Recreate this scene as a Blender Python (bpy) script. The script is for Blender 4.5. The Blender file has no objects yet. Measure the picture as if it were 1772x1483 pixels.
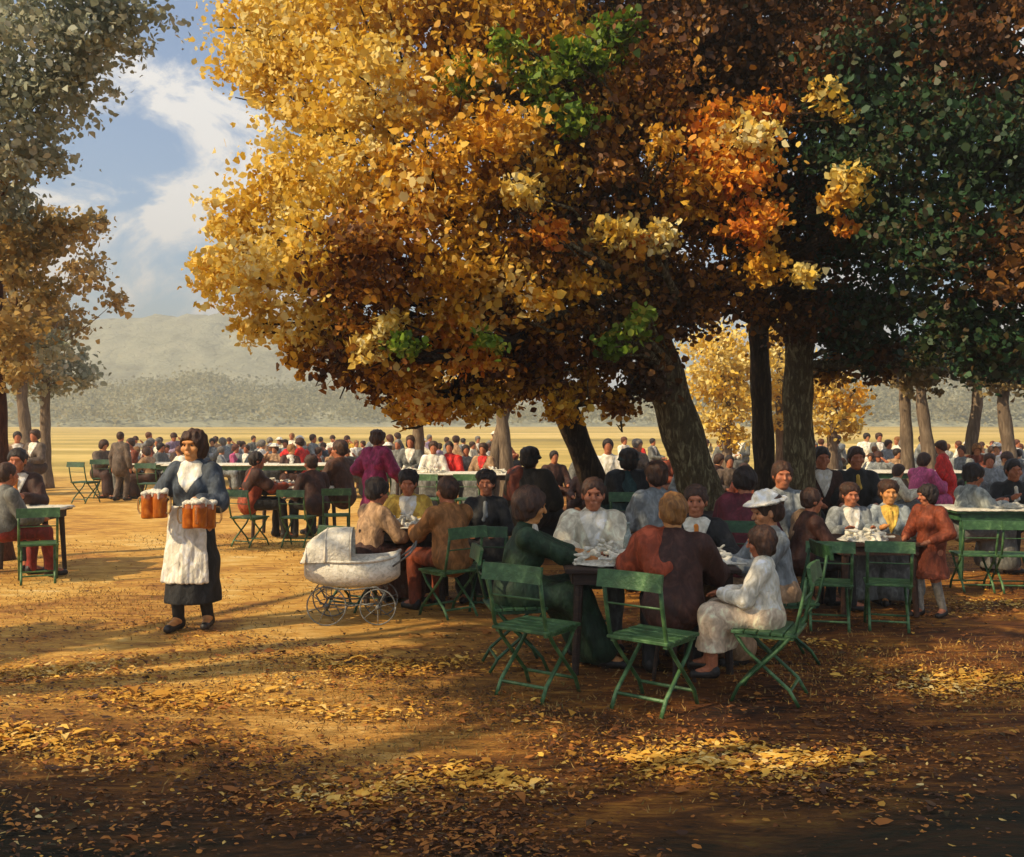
EXPOSURE = 0.3
HAZE = 0.0025
import bpy, math, random
import numpy as np
from mathutils import Vector, Matrix
rng = np.random.default_rng(7)
random.seed(7)
SC = bpy.context.scene
COL = SC.collection
PI = math.pi
FPX, HORIZON, CAMH = 1772.0, 722.0, 1.8
def wx(px, Y): return (px - 886.0) * Y / FPX            # world x of a photo column at distance Y
def wz(v, Y): return CAMH - (v - HORIZON) * Y / FPX     # world height of a photo row at distance Y

# ------------------------------------------------------------------ helpers
def link(o, parent=None):
    COL.objects.link(o)
    if parent is not None: o.parent = parent
    return o
def tag(o, label=None, cat=None, group=None, kind=None):
    if label: o['label'] = label
    if cat: o['category'] = cat
    if group: o['group'] = group
    if kind: o['kind'] = kind
    return o
def empty(name, loc, face=0.0, scale=1.0):
    o = bpy.data.objects.new(name, None); o.empty_display_size = .1
    o.location = loc; o.rotation_euler = (0, 0, -math.radians(face)); o.scale = (scale,)*3
    return link(o)
def mesh_np(name, V, F, mats, parent=None, smooth=False, midx=None):
    """V (n,3) float, F (m,k) int, all faces with k corners"""
    me = bpy.data.meshes.new(name)
    V = np.asarray(V, np.float32); F = np.asarray(F, np.int32)
    me.vertices.add(len(V)); me.vertices.foreach_set('co', V.ravel())
    k = F.shape[1]
    me.loops.add(F.size); me.loops.foreach_set('vertex_index', F.ravel())
    me.polygons.add(len(F))
    me.polygons.foreach_set('loop_start', np.arange(0, F.size, k, dtype=np.int32))
    try: me.polygons.foreach_set('loop_total', np.full(len(F), k, np.int32))
    except Exception: pass
    if smooth: me.polygons.foreach_set('use_smooth', np.ones(len(F), bool))
    if midx is not None: me.polygons.foreach_set('material_index', np.asarray(midx, np.int32))
    for m in (mats if isinstance(mats, (list, tuple)) else [mats]): me.materials.append(m)
    me.update(calc_edges=True); me.validate()
    o = bpy.data.objects.new(name, me)
    return link(o, parent)
class MB:
    """collects polygons of any size"""
    def __init__(s): s.v = []; s.f = []
    def add(s, V, F):
        b = len(s.v); s.v += [tuple(map(float, p)) for p in V]; s.f += [tuple(b+i for i in f) for f in F]
    def box(s, c, d, R=None, bev=0.0):
        x, y, z = [k/2 for k in d]; P = []
        for sz in (-1, 1):
            for sx, sy in ((-1,-1),(1,-1),(1,1),(-1,1)): P.append(Vector((sx*x, sy*y, sz*z)))
        if bev > 0:      # chamfered vertical section: 8-gon rings
            P = []
            for zz, i in ((-z, bev), (-z+bev, 0), (z-bev, 0), (z, bev)):
                a, b = x-i, y-i
                for q in ((-a+bev,-b),(a-bev,-b),(a,-b+bev),(a,b-bev),(a-bev,b),(-a+bev,b),(-a,b-bev),(-a,-b+bev)):
                    P.append(Vector((q[0], q[1], zz)))
            F = [tuple(range(7,-1,-1)), tuple(range(24,32))]
            for r in range(3):
                for j in range(8): F.append((r*8+j, r*8+(j+1)%8, (r+1)*8+(j+1)%8, (r+1)*8+j))
        else:
            F = [(3,2,1,0),(4,5,6,7),(0,1,5,4),(1,2,6,5),(2,3,7,6),(3,0,4,7)]
        if R is not None: P = [R @ p for p in P]
        s.add([p + Vector(c) for p in P], F)
    def tube(s, pts, rads, n=8, flat=1.0, up=Vector((0,0,1))):
        pts = [Vector(p) for p in pts]
        if not hasattr(rads, '__len__'): rads = [rads]*len(pts)
        V = []; F = []; prev = None
        for i, p in enumerate(pts):
            d = (pts[min(i+1, len(pts)-1)] - pts[max(i-1, 0)]).normalized()
            if prev is None:
                a = d.cross(up)
                if a.length < 1e-3: a = d.cross(Vector((0,1,0)))
            else: a = prev - d*prev.dot(d)
            a.normalize(); b = d.cross(a); prev = a
            for j in range(n):
                t = 2*PI*j/n
                V.append(p + a*math.cos(t)*rads[i] + b*math.sin(t)*rads[i]*flat)
        for i in range(len(pts)-1):
            for j in range(n): F.append((i*n+j, i*n+(j+1)%n, (i+1)*n+(j+1)%n, (i+1)*n+j))
        F.append(tuple(range(n-1,-1,-1))); F.append(tuple((len(pts)-1)*n+j for j in range(n)))
        s.add(V, F)
    def lathe(s, prof, n=20, c=(0,0,0)):
        V = []; F = []
        for r, z in prof:
            for j in range(n): V.append((c[0]+r*math.cos(2*PI*j/n), c[1]+r*math.sin(2*PI*j/n), c[2]+z))
        for i in range(len(prof)-1):
            for j in range(n): F.append((i*n+j, i*n+(j+1)%n, (i+1)*n+(j+1)%n, (i+1)*n+j))
        F.append(tuple(range(n-1,-1,-1))); F.append(tuple((len(prof)-1)*n+j for j in range(n)))
        s.add(V, F)
    def build(s, name, mat, parent=None, smooth=False, bevel=0):
        me = bpy.data.meshes.new(name); me.from_pydata(s.v, [], s.f)
        me.materials.append(mat); me.update()
        if smooth: me.polygons.foreach_set('use_smooth', np.ones(len(me.polygons), bool))
        return link(bpy.data.objects.new(name, me), parent)
def copy_tree(o, parent=None):
    c = o.copy(); COL.objects.link(c); c.parent = parent
    for ch in list(o.children): copy_tree(ch, c)
    return c

# ------------------------------------------------------------------ materials
def srgb(r, g, b):
    f = lambda c: (c/255/12.92 if c/255 <= .04045 else ((c/255+.055)/1.055)**2.4)
    return (f(r), f(g), f(b), 1)
def c4(c, k=1.0): return (min(1, c[0]*k), min(1, c[1]*k), min(1, c[2]*k), 1)
def ramp(nt, stops, interp='LINEAR'):
    r = nt.nodes.new('ShaderNodeValToRGB'); e = r.color_ramp.elements; r.color_ramp.interpolation = interp
    e[0].position, e[0].color = stops[0][0], c4(stops[0][1]); e[1].position, e[1].color = stops[-1][0], c4(stops[-1][1])
    for p, c in stops[1:-1]:
        x = e.new(p); x.color = c4(c)
    return r
MATS = {}
def mat(name, col, col2=None, rough=.7, scale=18, stretch=(1,1,1), bump=.25, bscale=60, spec=.4, metal=0.0, sheen=0):
    """daubed two-tone surface with a raised brush-like grain"""
    if name in MATS: return MATS[name]
    m = bpy.data.materials.new(name); m.use_nodes = True; nt = m.node_tree; N = nt.nodes; L = nt.links
    b = N['Principled BSDF']
    col2 = col2 or tuple(c*1.5+.01 for c in col[:3])
    tc = N.new('ShaderNodeTexCoord'); mp = N.new('ShaderNodeMapping'); mp.inputs['Scale'].default_value = stretch
    L.new(tc.outputs['Object'], mp.inputs['Vector'])
    n = N.new('ShaderNodeTexNoise'); n.inputs['Scale'].default_value = scale; n.inputs['Detail'].default_value = 5
    n.inputs['Distortion'].default_value = 1.2
    L.new(mp.outputs['Vector'], n.inputs['Vector'])
    r = ramp(nt, [(.3, [c*.6 for c in col[:3]]), (.5, col), (.72, col2)])
    L.new(n.outputs['Fac'], r.inputs['Fac']); L.new(r.outputs['Color'], b.inputs['Base Color'])
    n2 = N.new('ShaderNodeTexNoise'); n2.inputs['Scale'].default_value = bscale; n2.inputs['Detail'].default_value = 4; n2.inputs['Distortion'].default_value = .8
    L.new(mp.outputs['Vector'], n2.inputs['Vector'])
    bp = N.new('ShaderNodeBump'); bp.inputs['Strength'].default_value = bump; bp.inputs['Distance'].default_value = .02
    L.new(n2.outputs['Fac'], bp.inputs['Height']); L.new(bp.outputs['Normal'], b.inputs['Normal'])
    b.inputs['Roughness'].default_value = rough; b.inputs['Metallic'].default_value = metal
    b.inputs['Specular IOR Level'].default_value = spec
    MATS[name] = m; return m
def leafmat(name, cols, trans=.3, nscale=1.1, rough=.5):
    """autumn leaves: every leaf its own hue from a palette, hues drifting through the crown"""
    if name in MATS: return MATS[name]
    m = bpy.data.materials.new(name); m.use_nodes = True; nt = m.node_tree; N = nt.nodes; L = nt.links
    b = N['Principled BSDF']; out = N['Material Output']
    g = N.new('ShaderNodeNewGeometry'); tc = N.new('ShaderNodeTexCoord')
    n = N.new('ShaderNodeTexNoise'); n.inputs['Scale'].default_value = nscale; n.inputs['Detail'].default_value = 3
    L.new(tc.outputs['Object'], n.inputs['Vector'])
    a = N.new('ShaderNodeMath'); a.operation = 'MULTIPLY_ADD'; a.inputs[1].default_value = .55; 
    L.new(g.outputs['Random Per Island'], a.inputs[0])
    s = N.new('ShaderNodeMath'); s.operation = 'MULTIPLY_ADD'; s.inputs[1].default_value = 1.5; s.inputs[2].default_value = -.5
    L.new(n.outputs['Fac'], s.inputs[0]); L.new(s.outputs[0], a.inputs[2])
    st = [(i/(len(cols)-1), c) for i, c in enumerate(cols)]
    r = ramp(nt, st); L.new(a.outputs[0], r.inputs['Fac']); L.new(r.outputs['Color'], b.inputs['Base Color'])
    b.inputs['Roughness'].default_value = rough; b.inputs['Specular IOR Level'].default_value = .35
    t = N.new('ShaderNodeBsdfTranslucent'); L.new(r.outputs['Color'], t.inputs['Color'])
    mx = N.new('ShaderNodeMixShader'); mx.inputs[0].default_value = trans
    L.new(b.outputs[0], mx.inputs[1]); L.new(t.outputs[0], mx.inputs[2]); L.new(mx.outputs[0], out.inputs['Surface'])
    MATS[name] = m; return m
def cloth(name, r, g, b, k=1.5, **kw):
    c = srgb(r, g, b)[:3]
    return mat(name, tuple(x*.85 for x in c), tuple(min(.9, x*k+.012) for x in c), rough=.7, scale=11, stretch=(1.3, 1.3, .8), bump=.5, bscale=26)
def leafquad(P, a, b, u, S, wd, fold, r):
    """six cornered, folded, slightly lopsided leaf"""
    n = len(P); S = S[:, None]; wd = wd[:, None]; fd = fold[:, None]; j = lambda lo, hi: r.uniform(lo, hi, (n, 1))
    return np.stack([P-a*S*.5, P-a*S*j(.12,.3)-b*wd*j(.7,1)+u*fd*.8, P+a*S*j(.05,.3)-b*wd*j(.55,.95)+u*fd, P+a*S*j(.42,.62)-u*fd*.6, P+a*S*j(.05,.3)+b*wd*j(.55,.95)+u*fd, P-a*S*j(.12,.3)+b*wd*j(.7,1)+u*fd*.8], 1)
# ------------------------------------------------------------------ smooth solid modelling: signed distance + surface nets
def _vals(pr, X, Y, Z):
    t = pr[0].split('-')[-1]
    if t == 'cap':
        a, b = np.asarray(pr[1], float), np.asarray(pr[2], float); d = b-a; L2 = max(1e-9, float(d@d))
        px, py, pz = X-a[0], Y-a[1], Z-a[2]
        h = np.clip((px*d[0]+py*d[1]+pz*d[2])/L2, 0, 1)
        return np.sqrt((px-d[0]*h)**2+(py-d[1]*h)**2+(pz-d[2]*h)**2) - (pr[3]+(pr[4]-pr[3])*h)
    c = np.asarray(pr[1], float); r = pr[2]; px, py, pz = X-c[0], Y-c[1], Z-c[2]
    if pr[3] is not None:
        R = pr[3]; px, py, pz = [px*R[i][0]+py*R[i][1]+pz*R[i][2] for i in range(3)]
    k0 = np.sqrt((px/r[0])**2+(py/r[1])**2+(pz/r[2])**2); k1 = np.sqrt((px/r[0]**2)**2+(py/r[1]**2)**2+(pz/r[2]**2)**2)
    return k0*(k0-1)/np.maximum(k1, 1e-6)
def _bnd(pr):
    t = pr[0].split('-')[-1]
    if t == 'cap':
        a, b = np.asarray(pr[1], float), np.asarray(pr[2], float)
        return np.minimum(a-pr[3], b-pr[4]), np.maximum(a+pr[3], b+pr[4])
    m = max(pr[2]) if pr[3] is not None else np.asarray(pr[2], float)
    return np.asarray(pr[1], float)-m, np.asarray(pr[1], float)+m
def sdf_mesh(prims, h, amp=0.0, freq=1.0):
    """prims: ('cap',a,b,ra,rb,k) ('ell',c,(rx,ry,rz),rows|None,k) ('pl',n,d) keeps n.p<d; 's-' prefix subtracts"""
    solid = [p for p in prims if p[0] in ('cap', 'ell')]
    bs = [_bnd(p) for p in solid]; lo = np.min([b[0] for b in bs], 0)-3*h-amp; hi = np.max([b[1] for b in bs], 0)+3*h+amp
    n = np.ceil((hi-lo)/h).astype(int)+1
    ax = [lo[i]+h*np.arange(n[i]) for i in range(3)]
    F = np.full(n, 1.0, np.float32)
    def sl(p, pad):
        a, b = _bnd(p); i0 = np.clip(((a-pad-lo)/h).astype(int), 0, n-1); i1 = np.clip(((b+pad-lo)/h).astype(int)+2, 1, n)
        s = tuple(slice(i0[i], i1[i]) for i in range(3))
        return s, ax[0][s[0]][:, None, None], ax[1][s[1]][None, :, None], ax[2][s[2]][None, None, :]
    for p in solid:
        k = p[-1]; s, X, Y, Z = sl(p, k+2*h); d = _vals(p, X, Y, Z); f = F[s]
        g = np.clip(.5+.5*(d-f)/k, 0, 1); F[s] = d+(f-d)*g - k*g*(1-g)
    if amp:
        X, Y, Z = ax[0][:, None, None], ax[1][None, :, None], ax[2][None, None, :]
        q = freq
        F += (amp*(np.sin(31*q*X+9*q*Z+2.2*np.sin(13*q*Y+5*q*Z))*np.cos(27*q*Y-11*q*Z+1.7*np.sin(11*q*X)) + .5*np.sin(57*q*X+23*q*Y+19*q*Z))).astype(np.float32)
    for p in prims:
        if p[0].startswith('s-'):
            k = p[-1]; s, X, Y, Z = sl(p, k+2*h); d = -_vals(p, X, Y, Z); f = F[s]
            g = np.clip(.5-.5*(d-f)/k, 0, 1); F[s] = d+(f-d)*g + k*g*(1-g)
        elif p[0] == 'pl':
            v = p[1]; F[:] = np.maximum(F, v[0]*ax[0][:, None, None]+v[1]*ax[1][None, :, None]+v[2]*ax[2][None, None, :]-p[2])
    return nets(F, lo, h)
def nets(F, lo, h):
    I = F < 0; n = np.array(F.shape)
    I8 = np.zeros(n-1, np.int8)
    for dx in (0, 1):
        for dy in (0, 1):
            for dz in (0, 1): I8 += I[dx:n[0]-1+dx, dy:n[1]-1+dy, dz:n[2]-1+dz]
    act = (I8 > 0) & (I8 < 8); idx = np.argwhere(act); m = len(idx)
    ids = np.full(n-1, -1, np.int64); ids[act] = np.arange(m)
    acc = np.zeros((m, 3)); cnt = np.zeros(m)
    i, j, k = idx.T
    for axis in range(3):
        o = [a for a in range(3) if a != axis]
        for u in (0, 1):
            for v in (0, 1):
                a = np.zeros(3, int); a[o[0]] = u; a[o[1]] = v; b = a.copy(); b[axis] = 1
                fa = F[i+a[0], j+a[1], k+a[2]]; fb = F[i+b[0], j+b[1], k+b[2]]
                c = (fa < 0) != (fb < 0); t = np.where(c, fa/np.where(c, fa-fb, 1), 0)
                p = np.tile(a.astype(float), (m, 1)); p[:, axis] += t
                acc += p*c[:, None]; cnt += c
    V = lo + h*(idx + acc/np.maximum(cnt, 1)[:, None])
    Q = []
    for axis in range(3):
        o = [(axis+1) % 3, (axis+2) % 3]
        s0 = [slice(1, -1)]*3; s1 = [slice(1, -1)]*3; s0[axis] = slice(0, -1); s1[axis] = slice(1, None)
        A = I[tuple(s0)]; B = I[tuple(s1)]
        for flip, cm in ((0, A & ~B), (1, ~A & B)):
            e = np.argwhere(cm); e[:, o[0]] += 1; e[:, o[1]] += 1
            q = []
            for du, dv in ((0,0),(1,0),(1,1),(0,1)):
                c = e.copy(); c[:, o[0]] -= du; c[:, o[1]] -= dv; q.append(ids[c[:, 0], c[:, 1], c[:, 2]])
            q = np.stack(q, 1)
            if flip: q = q[:, ::-1]
            Q.append(q)
    Q = np.concatenate(Q); Q = Q[(Q >= 0).all(1)]
    return V, Q
# ------------------------------------------------------------------ camera, sun, sky
cam = bpy.data.cameras.new('camera'); camo = link(bpy.data.objects.new('camera', cam))
camo.location = (0, 0, CAMH); camo.rotation_euler = (PI/2, 0, 0)
cam.sensor_width = 36; cam.lens = 36.0; cam.shift_y = -19.5/1772; cam.clip_end = 6000; cam.clip_start = .05
SC.camera = camo
TOSUN = Vector((-0.68, -0.38, 0.60)).normalized()
sl = bpy.data.lights.new('sun', 'SUN'); sl.energy = 5.0; sl.angle = math.radians(.6); sl.color = (1.0, .80, .50)
so = link(bpy.data.objects.new('sun', sl)); so.rotation_euler = TOSUN.to_track_quat('Z', 'Y').to_euler()
w = bpy.data.worlds.new('World'); SC.world = w; w.use_nodes = True
nt = w.node_tree; N = nt.nodes; L = nt.links; bg = N['Background']
sky = N.new('ShaderNodeTexSky'); sky.sky_type = 'NISHITA'; sky.sun_disc = False
sky.sun_elevation = math.asin(TOSUN.z); sky.sun_rotation = math.atan2(TOSUN.x, TOSUN.y)
sky.air_density = 1.0; sky.dust_density = 1.2; sky.ozone_density = 1.2
tc = N.new('ShaderNodeTexCoord'); mp = N.new('ShaderNodeMapping'); mp.inputs['Scale'].default_value = (1.0, 1.0, 1.9)
mp.inputs['Rotation'].default_value = (.2, .9, .1); mp.inputs['Location'].default_value = (2.1, .9, .6)
L.new(tc.outputs['Generated'], mp.inputs['Vector'])
cn = N.new('ShaderNodeTexNoise'); cn.inputs['Scale'].default_value = 6.5; cn.inputs['Detail'].default_value = 9; cn.inputs['Roughness'].default_value = .62; cn.inputs['Distortion'].default_value = .7
L.new(mp.outputs['Vector'], cn.inputs['Vector'])
cr = ramp(nt, [(.46, (.06,.06,.06)), (.51, (.36,.36,.36)), (.57, (1,1,1))]); L.new(cn.outputs['Fac'], cr.inputs['Fac'])
mx = N.new('ShaderNodeMixRGB'); L.new(cr.outputs['Color'], mx.inputs['Fac'])
tint = N.new('ShaderNodeMixRGB'); tint.blend_type = 'MULTIPLY'; tint.inputs[0].default_value = 1; tint.inputs[2].default_value = (.92, 1.26, 1.52, 1)
L.new(sky.outputs['Color'], tint.inputs[1]); L.new(tint.outputs[0], mx.inputs[1])
mx.inputs[2].default_value = (9.2, 9.0, 8.8, 1)
L.new(mx.outputs['Color'], bg.inputs['Color']); bg.inputs['Strength'].default_value = 0.09
SC.view_settings.view_transform = 'Standard'; SC.view_settings.look = 'None'; SC.view_settings.gamma = 1
SC.view_settings.exposure = EXPOSURE
SC.cycles.use_denoising = True
SC.cycles.max_bounces = 5; SC.cycles.diffuse_bounces = 3; SC.cycles.transmission_bounces = 4; SC.cycles.transparent_max_bounces = 6
SC.cycles.volume_bounces = 0
SC.cycles.sample_clamp_indirect = 6

# ------------------------------------------------------------------ ground
def ground_material():
    m = bpy.data.materials.new('leaf_strewn_ground'); m.use_nodes = True; nt = m.node_tree; N = nt.nodes; L = nt.links
    b = N['Principled BSDF']; tc = N.new('ShaderNodeTexCoord')
    def noise(scale, st, det=6, dist=1.0, rough=.6):
        mp = N.new('ShaderNodeMapping'); mp.inputs['Scale'].default_value = st; L.new(tc.outputs['Object'], mp.inputs['Vector'])
        n = N.new('ShaderNodeTexNoise'); n.inputs['Scale'].default_value = scale; n.inputs['Detail'].default_value = det
        n.inputs['Distortion'].default_value = dist; n.inputs['Roughness'].default_value = rough
        L.new(mp.outputs['Vector'], n.inputs['Vector']); return n
    def math_(op, a, bb=None, c=None):
        x = N.new('ShaderNodeMath'); x.operation = op
        for i, q in enumerate((a, bb, c)):
            if q is None: continue
            if isinstance(q, (int, float)): x.inputs[i].default_value = q
            else: L.new(q, x.inputs[i])
        return x.outputs[0]
    big = noise(.35, (.8, .55, 1), 4, 1.5); mid = noise(1.8, (.40, 1.3, 1), 8, 2.6, .64); fine = noise(10, (.42, 1.5, 1), 7, 2.2, .68)
    f = math_('ADD', math_('MULTIPLY', big.outputs['Fac'], .42), math_('ADD', math_('MULTIPLY', mid.outputs['Fac'], .33), math_('MULTIPLY', fine.outputs['Fac'], .25)))
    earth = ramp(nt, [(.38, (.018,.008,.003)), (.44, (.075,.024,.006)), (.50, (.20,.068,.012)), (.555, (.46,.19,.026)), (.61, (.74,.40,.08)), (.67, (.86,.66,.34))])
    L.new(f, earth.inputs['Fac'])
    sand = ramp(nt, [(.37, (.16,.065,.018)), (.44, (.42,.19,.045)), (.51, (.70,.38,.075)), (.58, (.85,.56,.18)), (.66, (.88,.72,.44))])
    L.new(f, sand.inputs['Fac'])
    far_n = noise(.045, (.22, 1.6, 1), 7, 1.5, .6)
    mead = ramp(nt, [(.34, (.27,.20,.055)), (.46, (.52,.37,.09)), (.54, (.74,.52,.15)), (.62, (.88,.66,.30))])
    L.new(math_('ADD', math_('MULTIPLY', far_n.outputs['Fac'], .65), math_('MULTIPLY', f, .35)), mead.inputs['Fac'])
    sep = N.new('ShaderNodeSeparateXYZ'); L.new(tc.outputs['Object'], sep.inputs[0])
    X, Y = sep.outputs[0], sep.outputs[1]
    # open trodden sand left of tables, run nearer as painted sunlight; meadow beyond
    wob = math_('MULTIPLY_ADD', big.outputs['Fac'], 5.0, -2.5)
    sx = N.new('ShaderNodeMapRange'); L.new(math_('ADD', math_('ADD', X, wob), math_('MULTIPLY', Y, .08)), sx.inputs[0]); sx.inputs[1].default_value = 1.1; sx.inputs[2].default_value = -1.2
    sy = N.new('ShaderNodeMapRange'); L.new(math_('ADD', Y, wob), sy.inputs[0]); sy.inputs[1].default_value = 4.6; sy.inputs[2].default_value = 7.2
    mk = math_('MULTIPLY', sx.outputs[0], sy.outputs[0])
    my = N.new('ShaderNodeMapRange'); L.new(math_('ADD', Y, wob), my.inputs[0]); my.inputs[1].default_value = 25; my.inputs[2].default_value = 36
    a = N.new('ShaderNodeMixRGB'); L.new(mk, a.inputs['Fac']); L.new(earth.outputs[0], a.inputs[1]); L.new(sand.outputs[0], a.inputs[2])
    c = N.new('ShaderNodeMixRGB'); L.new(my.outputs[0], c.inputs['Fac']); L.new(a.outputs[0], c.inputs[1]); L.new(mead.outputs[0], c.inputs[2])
    # dark green-brown soil close by, with the foreground shade put into its colour
    shade_soil = ramp(nt, [(.38, (.006,.005,.003)), (.46, (.022,.020,.007)), (.52, (.055,.026,.008)), (.58, (.040,.050,.014)), (.66, (.22,.085,.02))]); L.new(f, shade_soil.inputs['Fac'])
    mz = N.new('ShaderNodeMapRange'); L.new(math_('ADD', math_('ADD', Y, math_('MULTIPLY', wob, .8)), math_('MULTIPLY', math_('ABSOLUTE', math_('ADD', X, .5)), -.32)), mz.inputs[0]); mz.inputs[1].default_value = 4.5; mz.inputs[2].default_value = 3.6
    d = N.new('ShaderNodeMixRGB'); L.new(mz.outputs[0], d.inputs['Fac']); L.new(c.outputs[0], d.inputs[1]); L.new(shade_soil.outputs[0], d.inputs[2])
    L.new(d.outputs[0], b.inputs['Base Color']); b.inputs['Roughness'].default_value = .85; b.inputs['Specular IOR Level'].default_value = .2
    bp = N.new('ShaderNodeBump'); bp.inputs['Strength'].default_value = .8; bp.inputs['Distance'].default_value = .05
    L.new(math_('ADD', mid.outputs['Fac'], fine.outputs['Fac']), bp.inputs['Height']); L.new(bp.outputs['Normal'], b.inputs['Normal'])
    return m
def hgt(x, y):
    return .010*np.sin(x*2.1+.7*y)*np.sin(y*1.7+1.3) + .007*np.sin(x*5.3+2)*np.sin(y*4.1)
def make_ground():
    xs = np.concatenate([-np.geomspace(12, 2500, 16)[::-1], np.arange(-11.8, 11.9, .2), np.geomspace(12, 2500, 16)])
    ys = np.concatenate([-np.geomspace(6, 1500, 12)[::-1], np.arange(-5.5, 30, .2), np.geomspace(31, 3500, 22)])
    gx, gy = np.meshgrid(xs, ys, indexing='ij'); z = hgt(gx, gy)*np.where((np.abs(gx) < 12) & (gy < 30), 1, 0)
    V = np.stack([gx, gy, z], -1).reshape(-1, 3); nx, ny = len(xs), len(ys)
    i = (np.arange(nx-1)[:, None]*ny + np.arange(ny-1)[None]).ravel()
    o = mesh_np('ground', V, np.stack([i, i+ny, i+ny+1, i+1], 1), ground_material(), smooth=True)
    tag(o, kind='structure')
make_ground()

# ------------------------------------------------------------------ hills far away
def hills(name, y0, depth, x0, x1, prof, mtl, seed):
    r = np.random.default_rng(seed); nx, ny = 260, 26
    xs = np.linspace(x0, x1, nx); ys = np.linspace(0, 1, ny)
    ph = r.uniform(0, 6.28, 24)
    base = np.interp(xs, [p[0] for p in prof], [p[1] for p in prof])
    bumps = sum(np.sin(xs*(.05*1.5**k)+ph[k])*(.8**k) for k in range(9))
    V = []
    for i, x in enumerate(xs):
        for j, t in enumerate(ys):
            s = math.sin(min(1, t*1.35)*PI/2) if t < .75 else math.cos((t-.75)/.25*PI/2)*.999
            yy = y0 + depth*t + 4*math.sin(x*.03+t*6)
            tuft = (math.sin(x*.31+t*37+ph[10])*math.sin(x*.17-t*23) + math.sin(x*.83+t*61)*.6)*1.1*min(1, 4*t)
            V.append((x, yy, max(-.5, (base[i]+bumps[i]*1.2*(s))*s + tuft) if 0 < j < ny-1 else -.5))
    i = (np.arange(nx-1)[:, None]*ny + np.arange(ny-1)[None]).ravel()
    o = mesh_np(name, V, np.stack([i, i+ny, i+ny+1, i+1], 1), mtl, smooth=True)
    return tag(o, kind='structure')
hm = mat('wooded_hill', (.36,.36,.25), (.44,.42,.29), rough=.95, scale=.05, stretch=(1,1,2.2), bump=1.0, bscale=.3, spec=.1)
hm.node_tree.nodes['Bump'].inputs['Distance'].default_value = 1.2
hills('hills', 330, 160, -420, 420, [(-420,34),(-200,42),(-130,46),(-95,45),(-45,31),(-10,20),(20,12),(100,18),(180,24),(420,30)], hm, 3)
hills('hills', 190, 70, -260, 260, [(-260,7),(-110,9),(-60,6),(-20,3),(20,2),(70,5),(120,10),(260,12)], hm, 5)
def far_woods():
    r = np.random.default_rng(77); Ps = []; K, m = 7000, 16
    for o in [x for x in COL.objects if x.name.startswith('hills')][1:]:
        me = o.data; co = np.empty(len(me.vertices)*3, np.float32); me.vertices.foreach_get('co', co); co = co.reshape(-1, 3); co = co[(co[:, 2] > .3) & (np.abs(co[:, 0]) < 330)]
        p = co[r.integers(0, len(co), K)] + r.normal(size=(K, 3))*np.array([1.8, 2.5, .3])
        Ps.append(np.repeat(p, m, 0) + r.normal(size=(K*m, 3))*np.array([1.5, 1.0, .9]) + np.array([0, 0, 1.5]))
    P = np.concatenate(Ps); n = len(P); a = r.normal(size=(n, 3))*np.array([1, 1, .6]); a /= np.linalg.norm(a, axis=1)[:, None]
    b = np.cross(a, r.normal(size=(n, 3))); b /= np.linalg.norm(b, axis=1)[:, None]; S = r.uniform(.4, .9, n)
    V = leafquad(P, a, b, np.cross(a, b), S, S*.45, S*.1, r).reshape(-1, 3)
    tag(mesh_np('far_woods', V, np.arange(len(V)).reshape(-1, 6), leafmat('far_wood', [(.26,.27,.19), (.34,.34,.22), (.42,.39,.24), (.50,.44,.26)], .5, .03, .9)), kind='stuff')
far_woods()
hz = bpy.data.materials.new('haze'); hz.use_nodes = True; N = hz.node_tree.nodes; L = hz.node_tree.links
for n_ in list(N):
    if n_.type == 'BSDF_PRINCIPLED': N.remove(n_)
if HAZE:
    pv = N.new('ShaderNodeVolumePrincipled'); pv.inputs['Density'].default_value = HAZE; pv.inputs['Color'].default_value = (.95,.91,.80,1)
    pv.inputs['Anisotropy'].default_value = .35
    L.new(pv.outputs[0], N['Material Output'].inputs['Volume'])
    hb = MB(); hb.box((0, 245, 27.5), (1100, 560, 59)); o = hb.build('haze', hz); tag(o, kind='stuff')

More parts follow.
